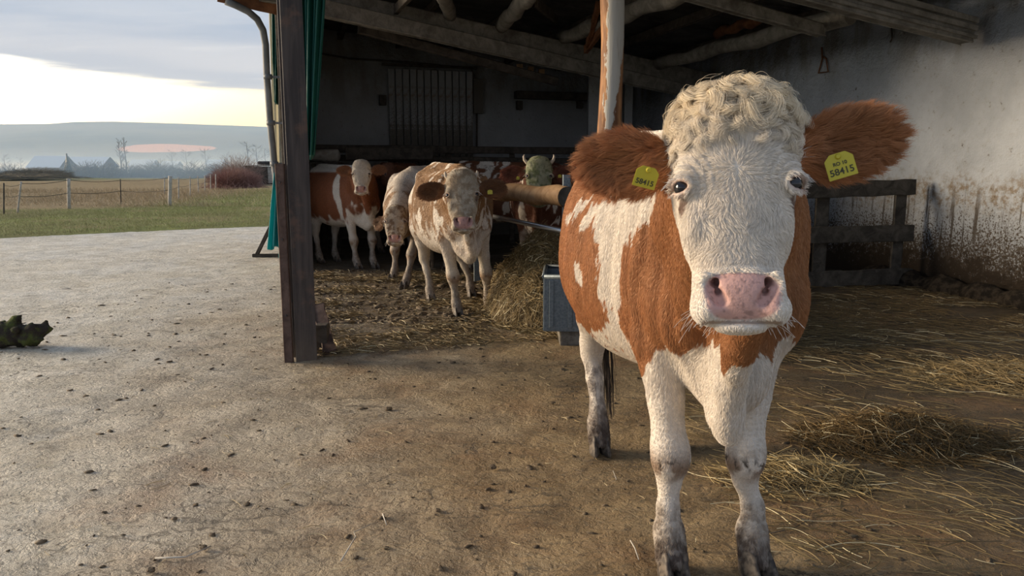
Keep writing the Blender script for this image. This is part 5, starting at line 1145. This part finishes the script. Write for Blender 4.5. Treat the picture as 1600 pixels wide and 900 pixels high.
# small dark heap at right
def heap(name, cx, cy, rx, ry, h, n, seed, lab, cols, rad=.0014, Lr=(.08, .28), cat='hay', mat=None, spread=1.35, lump=.3):
    r = np.random.default_rng(seed); nu = 60; U = np.linspace(-1.15, 1.15, nu); X, Y = np.meshgrid(U, U, indexing='ij'); X, Y = X.ravel(), Y.ravel(); rr = np.sqrt(X * X + Y * Y)
    hh = lambda X, Y: h * np.clip(1 - (X * X + Y * Y), 0, 1) ** .7 * (1 - lump * .5 + lump * fnoise(np.stack([X * rx * 3 + cx, Y * ry * 3 + cy, 0 * X], 1), 1.3, seed)) 
    Z = hh(X, Y) - .012; a = np.array([[i * nu + j for j in range(nu - 1)] for i in range(nu - 1)]).ravel()
    o = np_mesh(name, np.stack([X * rx, Y * ry, Z - .02 * (rr > 1)], 1), np.stack([a, a + nu, a + nu + 1, a + 1], 1), mat or M_HAYB); o.location = (cx, cy, 0); tag(o, lab, cat)
    a = r.uniform(0, 6.28, n); q = np.sqrt(r.random(n)) * spread; x, y = np.cos(a) * q, np.sin(a) * q; z = np.maximum(hh(x, y), .003); gx = (hh(x + .03, y) - hh(x - .03, y)) / (.06 * rx); gy = (hh(x, y + .03) - hh(x, y - .03)) / (.06 * ry)
    an = r.uniform(0, 6.28, n); tl = np.arctan(gx * np.cos(an) + gy * np.sin(an)) + r.normal(size=n) * .22
    s_ = straws('hay_strands', np.stack([x * rx, y * ry], 1), an, r.uniform(*Lr, n), rad, z + r.uniform(0, .03, n) * (q < 1), tl, cols, .5, None, None, seed=seed, parent=o); return o
M_HAYB = material('hay_body', lambda g, b, co: (g.put(b.inputs['Base Color'], g.mix(g.ss(.35, .65, g.noise(co, 30, 6, .7)), (.06, .04, .018), (.20, .14, .065))), g.put(b.inputs['Normal'], g.bump(g.noise(g.mapv(co, (1, 1, 1)), 60, 6, .7), .02))), rough=.95)
c = G(1410, 690); heap('hay_pile', c[0], c[1], .42, .22, .075, 4600, 3, 'small loose heap of brown hay on the right floor', [(.06, .038, .015), (.24, .155, .06)], rad=.0010, lump=.9)
c = G(1215, 745); heap('straw_tuft', c[0] + .05, c[1], .27, .17, .022, 420, 6, 'flat tuft of pale straw right of the front hooves', [(.15, .10, .04), (.50, .38, .18)], rad=.0013)
c = G(1560, 590); heap('straw_drift', c[0] + .1, c[1], .5, .3, .03, 1100, 8, 'thin drift of straw at the right edge of the floor', [(.2, .14, .06), (.42, .31, .15)], rad=.0013)
# main hay heap beneath the rack
heap('hay_heap', .42, 7.2, .68, 1.0, .72, 15000, 12, 'large heap of hay under the log rail, spilling towards the cows', [(.12, .08, .032), (.37, .27, .12)], rad=.0018, Lr=(.06, .26), spread=1.12, lump=.55)
# hay and mud across the cows' floor
def drift2(n, seed, thr):
    s = rs.uniform(-.0, 4.6, n); t = rs.uniform(.12, 3.4, n); p = L0[None, :2] + s[:, None] * AX[None, :2] + t[:, None] * BX[None, :2]; f = fnoise(np.stack([p[:, 0], p[:, 1], 0 * s], 1), (1.6, 2.4, 1), seed); w = sstep(3.6, .8, s); k = f > thr - .25 * w * rs.random(n); return p[k]
P = drift2(26000, 9, .60); n = len(P)
straws('floor_hay', P, rs.uniform(0, 6.28, n), rs.uniform(.04, .20, n), .0019, rs.uniform(.004, .035, n), rs.normal(size=n) * .12, [(.10, .068, .028), (.32, .23, .105)], .4, 'hay trampled into the floor before the standing cattle', seed=4)
P = drift2(5000, 13, .3); n = len(P)
straws('floor_chaff', P, rs.uniform(0, 6.28, n), rs.uniform(.02, .08, n), .002, rs.uniform(.004, .01, n), rs.normal(size=n) * .1, [(.10, .07, .03), (.25, .18, .08)], .4, 'short chaff on the barn floor', seed=5)
# sparse bits on the yard
n = 420; P = np.stack([rs.uniform(-3.2, 2.2, n), rs.uniform(1.9, 7, n)], 1); P = P[(P[:, 0] > -1.6 - .3 * rs.random(len(P)) * 3)]; n = len(P)
straws('stray_straw', P, rs.uniform(0, 6.28, n), rs.uniform(.02, .10, n), .0012, np.full(n, .006), rs.normal(size=n) * .03, [(.30, .22, .10), (.6, .5, .3)], .3, 'single bits of straw scattered over the open yard', seed=6)
# clods and crumbs of mud
def clods(name, n, rect, smin, smax, mat, seed, lab, keep=None):
    r = np.random.default_rng(seed); bm = bmesh.new(); bmesh.ops.create_icosphere(bm, subdivisions=1, radius=1); bv = np.array([v.co[:] for v in bm.verts]); bf = np.array([[v.index for v in f.verts] for f in bm.faces]); bm.free()
    x = r.uniform(rect[0], rect[1], n); y = rect[2] + (rect[3] - rect[2]) * r.random(n) ** 1.6
    if keep is not None: k = keep(x, y, r); x, y = x[k], y[k]
    n = len(x); s = smin + (smax - smin) * r.random(n) ** 4; an = r.uniform(0, 6.28, n); st = r.uniform(.7, 2.2, n)
    V = bv[None] * (1 + .35 * r.normal(size=(n, len(bv), 1))); V = V * np.stack([s * st, s, s * .45], 1)[:, None]
    c, si = np.cos(an)[:, None], np.sin(an)[:, None]; V = np.stack([V[:, :, 0] * c - V[:, :, 1] * si + x[:, None], V[:, :, 0] * si + V[:, :, 1] * c + y[:, None], V[:, :, 2] + .002 + relief(x, y, .016)[:, None]], 2)
    F_ = (bf[None] + (np.arange(n) * len(bv))[:, None, None]).reshape(-1, 3); o = np_mesh(name, V.reshape(-1, 3), F_, mat); return tag(o, lab, 'mud', None, 'stuff')
M_MUD = material('mud_clod', lambda g, b, co: g.put(b.inputs['Base Color'], g.mix(g.ss(.4, .6, g.noise(co, 60, 3)), (.055, .038, .022), (.15, .11, .065))), rough=.8)
clods('mud_crumbs', 3200, (-4.5, 3.5, 1.9, 9), .002, .016, M_MUD, 3, 'crumbs and clods of dried mud over the yard')
clods('dung_crust', 1500, (-2.9, .6, 6.6, 10.2), .012, .055, M_MUD, 4, 'trodden dung and mud lumps under the cattle', keep=lambda x, y, r: (x - L0[0]) * BX[0] + (y - L0[1]) * BX[1] > .1)
# a few twigs and a stone, each by itself
def stick(pts, r, lab, mat=None, name='twig'):
    P = [G(*p) + UP * (r + .006) for p in pts]; return tag(MB().tube(P, [r * (1 - .5 * i / len(P)) for i in range(len(P))], 6, .1, 2).build(name, mat or M_PALEW), lab, 'twig')
stick([(533, 880), (548, 855), (556, 842), (553, 835), (580, 822)], .003, 'pale bent twig lying on the yard, low centre'); stick([(598, 806), (604, 823)], .003, 'short pale straw stalk lying on the yard beside the bent twig')
stick([(243, 876), (290, 874), (330, 857)], .0035, 'thin pale twig at the lower left of the yard'); stick([(985, 848), (992, 860), (998, 878)], .003, 'short brown stalk left of the front cow’s hooves'.replace('’', "'")); stick([(958, 738), (963, 752)], .002, 'tiny pale stalk between rear and front legs of the front cow')
stick([(1195, 838), (1240, 828), (1262, 816), (1268, 800)], .002, 'thin curved root-like stalk right of the front hooves', M_DARKW)
def pebble(px, py, r, lab, seed=0):
    bm = bmesh.new(); bmesh.ops.create_icosphere(bm, subdivisions=2, radius=r); q = random.Random(seed)
    for v in bm.verts: v.co *= q.uniform(.8, 1.2); v.co.z *= .6
    me = bpy.data.meshes.new('mud_clod'); bm.to_mesh(me); bm.free(); me.materials.append(M_MUD); o = bpy.data.objects.new('mud_clod', me); link(o); o.location = Vector(G(px, py) + UP * r * .45); tag(o, lab, 'clod')
pebble(318, 858, .014, 'dark clod at the bottom left beside the thin twig', 1); pebble(236, 893, .014, 'dark clod at the bottom edge below the thin twig', 2); pebble(864, 631, .014, 'dark clod on the yard left of the rear hoof', 3); pebble(607, 641, .02, 'dark clod on the middle of the yard', 4); pebble(684, 799, .012, 'small dark clod low on the middle of the yard', 5); pebble(770, 732, .018, 'dark clod below the middle of the yard', 6)
# mossy branch at the far left
mo = G(20, 548); Dm = Field(np.arange(-1.1, .62, .014), np.arange(-.35, .35, .014), np.arange(-.02, .42, .014))
Dm.chain([(-1.0, .1, .09), (-.5, .05, .10), (-.15, .0, .105), (.08, .02, .11), (.17, .05, .14)], [.10, .105, .095, .06, .035], .04); Dm.chain([(.05, .0, .08), (.16, -.03, .07)], [.05, .02], .03); Dm.chain([(-.10, 0, .14), (-.06, .03, .22), (-.03, .03, .24)], [.05, .03, .015], .03); Dm.chain([(.12, .04, .13), (.155, .07, .20)], [.03, .013], .02); Dm.chain([(-.45, .02, .15), (-.40, -.05, .25)], [.05, .02], .03)
for i in range(60): Dm.ell((rs.uniform(-1, .12), rs.normal() * .05, .08 + rs.uniform(-.05, .08)), (rs.uniform(.02, .05),) * 3, .02)
V_, Q_ = Dm.mesh(); V_ = V_ + (fnoise(V_, 40, 3)[:, None] - .5) * .03
o = np_mesh('mossy_log', V_, Q_, material('moss_bark', lambda g, b, co: (g.put(b.inputs['Base Color'], g.mix(g.ss(.42, .6, g.noise(co, 9, 6, .65)), (.040, .030, .022), (.085, .10, .022))), g.put(b.inputs['Normal'], g.bump(g.noise(co, 45, 6, .7), .02))), rough=.95)); o.location = (mo[0] + .02, mo[1] + .1, 0); tag(o, 'dark mossy gnarled log lying on the yard at the left edge', 'log')
# ------------------------------------------------------------------ the cow in front
WHITE = col3(.74, .67, .58); CREAM = col3(.70, .61, .47); RED = col3(.40, .180, .075); EARRED = col3(.35, .155, .068)
MAIN_O = np.array([.655, 2.95, 0]); MAIN_YAW = math.radians(5.5)
def main_local(p):
    d = np.array(p, float) - MAIN_O; c, s = math.cos(MAIN_YAW), math.sin(MAIN_YAW); return np.array([c * d[0] + s * d[1], -s * d[0] + c * d[1], d[2]])
fl = lambda x, y, k=0.: (*main_local((x, y, 0))[:2], k)
main_pose = dict(hf=head_frame(main_local((.457, 1.50, 1.370)), math.radians(12.5) + MAIN_YAW, math.radians(13), math.radians(2.5)),
    feet=[fl(.555, 2.42, .01), fl(.845, 2.42, -.045), fl(.432, 3.54), fl(.80, 3.60)], toe=[0, .25, 0, 0],
    ears=[((-1, -.15, .06), (-.1, .9, -.45), .072), ((1, -.05, .19), (.1, .9, -.35), .076)], ear=(.101, .066), folds=1,
    tail=[(0, .86, 1.44), (0, .95, 1.2), (-.03, .93, .9), (-.09, .84, .64)], switch=[(-.09, .84, .66), (-.105, .76, .45), (-.10, .68, .12)], switch_n=280,
    dewlap=([(-.17, -1.18, 1.08), (-.14, -1.02, .93), (-.10, -.88, .78), (-.085, -.82, .66), (-.07, -.80, .60), (-.04, -.68, .62)], [.035, .035, .032, .034, .03, .05]),
    tags={-1: ((-.185, -.052, .030), (.15, 1, -.45), (.28, .1, 1), [('58415', -.016, .016)], (.050, .046)),
          1: ((.205, -.058, .040), (-.1, 1, -.15), (-.26, 0, 1), [('58415', -.018, .019), ('RO 10', .001, .010)], (.056, .052))})
WPOLY = [(-.76, 1.42), (-.74, 1.28), (-.54, 1.23), (-.48, 1.17), (-.40, 1.09), (-.33, .96), (-.30, .88), (-.29, .80), (-.33, .70), (-.45, .64), (-.45, .50), (.75, .50),
         (.60, .66), (.30, .70), (.08, .73), (-.10, .78), (-.20, .85), (-.185, .93), (-.205, 1.05), (-.185, 1.12), (-.155, 1.19), (-.18, 1.27), (-.25, 1.34), (-.32, 1.44), (-.5, 1.46)]
WB = [(-.34, 1.33), (-.10, 1.262), (.00, 1.17), (-.02, 1.16), (-.15, 1.215), (-.30, 1.27)]
WC = [(-.10, 1.37), (.09, 1.26), (.20, 1.19), (.17, 1.17), (.06, 1.235), (-.06, 1.31)]
WD = [(-.04, 1.02), (-.02, 1.02), (-.015, .95), (-.05, .92), (-.075, .955)]
def coat_main(P, q):
    x, y, z = P.T; n = len(P)
    j = (fnoise(P, (12, 30, 9), 3) - .5); j2 = (fnoise(P, (14, 14, 30), 4) - .5)
    j3 = fnoise(P, (70, 70, 16), 41, 2) - .5
    yy = y + j * .075 + j3 * .05; zz = z + j2 * .06 + j * .03 + j3 * .03
    C = np.broadcast_to(RED, (n, 3)).copy(); C = C * (.88 + .3 * fnoise(P, 7, 6))[:, None]
    shade = sstep(-.3, -.75, y); C = C * (1 - .15 * shade)[:, None]
    wh = np.zeros(n, bool)
    for pl in (WPOLY, WB, WC, WD): wh |= poly_in(yy, zz, pl)
    wh &= (x < .05)
    dap = (fnoise(P, (26, 26, 18), 12) > .60) & (y > -.32) & (y < .1) & (z < .92) & (z > .68); wh = wh & ~dap
    wr = (x >= 0) & ((zz < .74) | ((np.abs(yy + .02) < .10 + .05 * np.sin(z * 9)) & (zz < 1.2)))
    wh |= wr
    wh |= (zz > 1.495) & (y > -.42)
    th = np.interp(x, [-.30, -.245, -.22, -.16, -.12, -.06, -.02, .05, .13, .2, .3], [.64, .70, .80, .80, .84, .80, .80, .80, .84, .86, .85]) + (fnoise(P, (22, 12, 7), 31) - .5) * .17
    th = np.where((y < -.78) & (np.abs(x + .10) < .055), .90 + j * .1, th)
    front = (y < -.44) & (z < th); wh |= front
    wh |= (y < -.42) & (z < .60)
    wh |= (z < .55)
    wh &= ~((y < -.44) & (z >= th) & (z > .60) & (x > -.26))
    W = WHITE * (.92 + .14 * fnoise(P, 9, 14))[:, None]
    # pinkish skin glow on the brisket, dust low down
    C = np.where(wh[:, None], W, C)
    C = leg_dirt(C, P, .14, .30, col3(.21, .16, .115))
    rear = sstep(.46, .38, z + (fnoise(P, 18, 33) - .5) * .15) * (y > .2) * .75
    C = mixc(C, np.broadcast_to(col3(.22, .18, .15), C.shape), rear * sstep(.35, .6, fnoise(P, (60, 60, 25), 34)))
    C = leg_dirt(C, P, .10, .17, col3(.09, .065, .05), 1., False)
    face = WHITE * (.94 + .12 * fnoise(P, 14, 15))[:, None]
    face = mixc(face, np.broadcast_to(CREAM, face.shape), sstep(.08, .17, q[:, 2]) * .8)
    chin = (q[:, 2] < -.27) & (q[:, 1] > -.13) & (np.abs(q[:, 0]) < .05) & (q[:, 2] > -.37); C = np.where(chin[:, None], face, C)
    ear = EARRED * (.8 + .5 * fnoise(P, 22, 17))[:, None]
    C, ih, ie, pad = head_colours(C, P, q, face, C, ear=ear, eyepatch=col3(.16, .07, .04))
    return np.clip(C, 0, 1), (ih, ie, pad)
make_cow('large white-faced tan and white cow with a curly poll, standing closest and looking out', 'cattle in the barn', main_pose, coat_main, MAIN_O, MAIN_YAW,
         res=(.0040, .012), dens=(120000, 380000, .00044, .00032), seed=2, curls=380)
# ------------------------------------------------------------------ the other cattle
def herd_pose(head, hyaw, hpitch, yaw, O, feet=None, **k):
    """head: world eye-level point, O: world stance centre, all divided by the animal's scale"""
    s = k.pop('scale'); c, sn = math.cos(yaw), math.sin(yaw)
    def tl(p): d = (np.array(p, float) - [O[0], O[1], 0]) / s; return np.array([c * d[0] + sn * d[1], -sn * d[0] + c * d[1], d[2]])
    f = feet or [(-.15, -.47), (.15, -.47), (-.17, .58), (.17, .66)]
    if feet and feet[0] == 'w': f = [tuple(tl((*q, 0))[:2]) for q in feet[1:]]
    p = dict(hf=head_frame(tl(head), hyaw + yaw, hpitch, k.pop('roll', 0)), feet=f, detail=True, ear=(.105, .062), ears=[((-1, -.15, -.05), (-.1, .9, -.45), .072), ((1, -.15, -.05), (.1, .9, -.35), .072)]); p.update(k); return p
DW = ([(0, -.95, 1.0), (0, -.82, .80), (0, -.76, .66), (0, -.64, .62)], [.04, .04, .045, .06])
def coat_simple(body, face, legs=None, white=None, mott=.3, seed=0, ear=None, eyep=None, pink=col3(.42, .24, .20), facemix=None):
    def coat(P, q):
        n = len(P); C = np.broadcast_to(body, (n, 3)) * (1 - mott / 2 + mott * fnoise(P, (9, 9, 7), seed + 5))[:, None]
        if white is not None: w = white(P, fnoise(P, (6, 10, 6), seed + 9) - .5, fnoise(P, (24, 24, 14), seed + 19) - .5); C = mixc(C, WHITE * (.85 + .2 * fnoise(P, 8, seed))[:, None], w)
        if legs is not None: C = mixc(C, np.broadcast_to(legs, C.shape), sstep(.72, .52, P[:, 2] + (fnoise(P, 12, seed + 2) - .5) * .2))
        C = leg_dirt(C, P, .15, .45, col3(.16, .12, .09), .85)
        fc = np.broadcast_to(face, (n, 3)) * (.8 + .4 * fnoise(P, 25, seed + 7))[:, None]
        if facemix is not None: fc = mixc(fc, np.broadcast_to(facemix, fc.shape), sstep(.42, .62, fnoise(P, 34, seed + 8)))
        C, ih, ie, pad = head_colours(C, P, q, fc, C, pink=pink, ear=body * .8 if ear is None else ear, eyepatch=eyep)
        return np.clip(C, 0, 1), (ih, ie, pad)
    return coat
RZ = (.0085, .019)
# tan cow in the middle of the herd
pc = herd_pose(PT(722, 303, 6.10), math.radians(-3), math.radians(17), math.radians(20), (-.60, 7.30), scale=.93, horns=.55, hs=1.16, wide=.86, feet=['w', G(713, 494)[:2] + [0, .06], G(763, 486)[:2] + [0, .06], G(672, 470)[:2], G(735, 462)[:2]],
    tags={1: ((.215, -.05, .02), (0, 1, -.1), (0, 0, 1), None, (.042, .036))}, switch=[(0, .94, .66), (0, .93, .3)], switch_n=60, roll=math.radians(2))
wt = lambda P, a, b_: np.clip(sstep(.06, .14, a + b_ * .6) + sstep(.95, .75, P[:, 2] + a * .8) * .8, 0, 1)
make_cow('tan woolly cow with creamy legs in the middle, facing out before the hay heap', 'cattle in the barn', pc, coat_simple(col3(.27, .155, .075), col3(.50, .43, .33), col3(.55, .48, .38), wt, .5, 3, ear=col3(.16, .075, .035), eyep=col3(.12, .06, .04), facemix=col3(.36, .28, .19), pink=col3(.50, .28, .24)), (-.60, 7.30), math.radians(20), .93, RZ, (17000, 60000, .0016, .0012), 5)
# whitish cow with lowered head
pb_ = herd_pose(PT(617, 345, 7.95), math.radians(-6), math.radians(26), math.radians(-24), (-1.12, 9.55), scale=.92, feet=['w', G(617, 437)[:2], G(636, 449)[:2], (-.90, 10.2), (-.55, 10.1)], nb=(0, -.60, 1.10), tags={}, ears=[((-.7, -.8, -.2), (-.6, .6, -.3), .072), ((.8, -.6, -.1), (.5, .8, -.3), .072)])
make_cow('whitish cow with its head lowered, between the red spotted cow and the tan cow', 'cattle in the barn', pb_, coat_simple(col3(.30, .19, .11), col3(.42, .36, .28), col3(.42, .36, .29), lambda P, a, b_: np.clip(sstep(1.05, 1.25, P[:, 2] + a * .5) + sstep(.08, .16, a), 0, 1) * .8, .5, 6, ear=col3(.20, .12, .07), facemix=col3(.2, .13, .08)), (-1.12, 9.55), math.radians(-24), .92, RZ, (14000, 45000, .0018, .0014), 6)
# red and white cow at the left
pa = herd_pose(PT(564, 271, 9.75), math.radians(-8), math.radians(14), math.radians(43), (-2.44, 10.75), scale=.93, feet=['w', G(557, 419)[:2], G(583, 418)[:2], G(499, 410)[:2], G(524, 408)[:2]], tags={}, ears=[((-1, -.25, .02), (-.1, .9, -.45), .072), ((1, -.25, .10), (.1, .9, -.35), .072)])
wa = lambda P, a, b_: np.clip(sstep(.075, .05, np.abs(P[:, 1] + .33 + (1.1 - P[:, 2]) * .12 + a * .16)) * (P[:, 2] > .72) * (P[:, 0] < .1) + sstep(.76, .68, P[:, 2] + a * .35) + sstep(1.42, 1.46, P[:, 2]) * (P[:, 1] > -.4) + sstep(.55, .62, P[:, 1] + a * .2) * sstep(1.15, 1.0, P[:, 2] + a * .3) + (P[:, 1] < -.5) * sstep(.92, .84, P[:, 2] + a * .4), 0, 1)
make_cow('red-brown and white cow with a white shoulder stripe, leftmost of the herd', 'cattle in the barn', pa, coat_simple(col3(.235, .085, .038), col3(.52, .46, .38), col3(.55, .49, .41), wa, .35, 9, ear=col3(.20, .09, .045), eyep=col3(.14, .06, .035)), (-2.44, 10.75), math.radians(43), .93, RZ, (9000, 38000, .0019, .0015), 7)
# dark cow behind it
pd = herd_pose((-2.02, 10.95, 1.34), math.radians(-58), math.radians(20), math.radians(74), (-1.85, 12.1), scale=.95, tags={}, feet=['w', G(569, 400)[:2], (-1.5, 11.9), G(546, 393)[:2], (-2.5, 12.3)]) if False else None
pd = herd_pose((-1.72, 10.75, 1.32), math.radians(-35), math.radians(30), math.radians(38), (-1.75, 11.95), scale=.95, tags={}, nb=(0, -.55, 1.15))
make_cow('dark red-brown cow standing half hidden behind the red and white cow', 'cattle in the barn', pd, coat_simple(col3(.125, .045, .022), col3(.16, .07, .04), col3(.40, .34, .28), lambda P, a, b_: sstep(.60, .50, P[:, 2] + a * .3), .4, 12, ear=col3(.14, .06, .03)), (-1.75, 11.95), math.radians(38), .95, RZ, (5000, 15000, .0025, .002), 8)
# cow seen over the back of the tan cow
pf = herd_pose((1.15, 10.75, 1.0), math.radians(-40), math.radians(30), math.radians(70), (-.15, 11.35), scale=.96, tags={}, nb=(0, -.60, 1.10))
make_cow('brown and white cow seen only over the back of the tan cow', 'cattle in the barn', pf, coat_simple(col3(.17, .07, .035), col3(.4, .35, .28), col3(.40, .34, .28), lambda P, a, b_: np.clip(sstep(.02, .08, a) + sstep(.6, .5, P[:, 2]), 0, 1), .4, 15, ear=col3(.16, .07, .035)), (-.15, 11.35), math.radians(70), .96, RZ, (5000, 15000, .0025, .002), 9)
# horned head over the log rail
pe = herd_pose(PT(842, 274, 7.75), math.radians(2), math.radians(20), math.radians(-6), (.36, 9.15), scale=.97, hs=1.13, horns=.85, ears=[((-1, -.2, .02), (-.1, .9, -.45), .06), ((1, -.2, .02), (.1, .9, -.35), .06)],
    tags={-1: ((-.20, -.05, -.01), (0, 1, -.1), (0, 0, 1), None, (.034, .034)), 1: ((.20, -.05, .01), (0, 1, -.1), (0, 0, 1), None, (.036, .034))}, ear=(.12, .07))
make_cow('horned cow with a greenish hay-stained face looking over the log rail', 'cattle in the barn', pe, coat_simple(col3(.13, .05, .028), col3(.36, .36, .24), col3(.4, .34, .28), lambda P, a, b_: sstep(.6, .5, P[:, 2]) + sstep(.1, .16, a), .4, 18, ear=col3(.17, .065, .04), facemix=col3(.19, .21, .105)), (.36, 9.15), math.radians(-6), .97, RZ, (9000, 45000, .0018, .0014), 10)
print('script seconds', time.time() - T00)
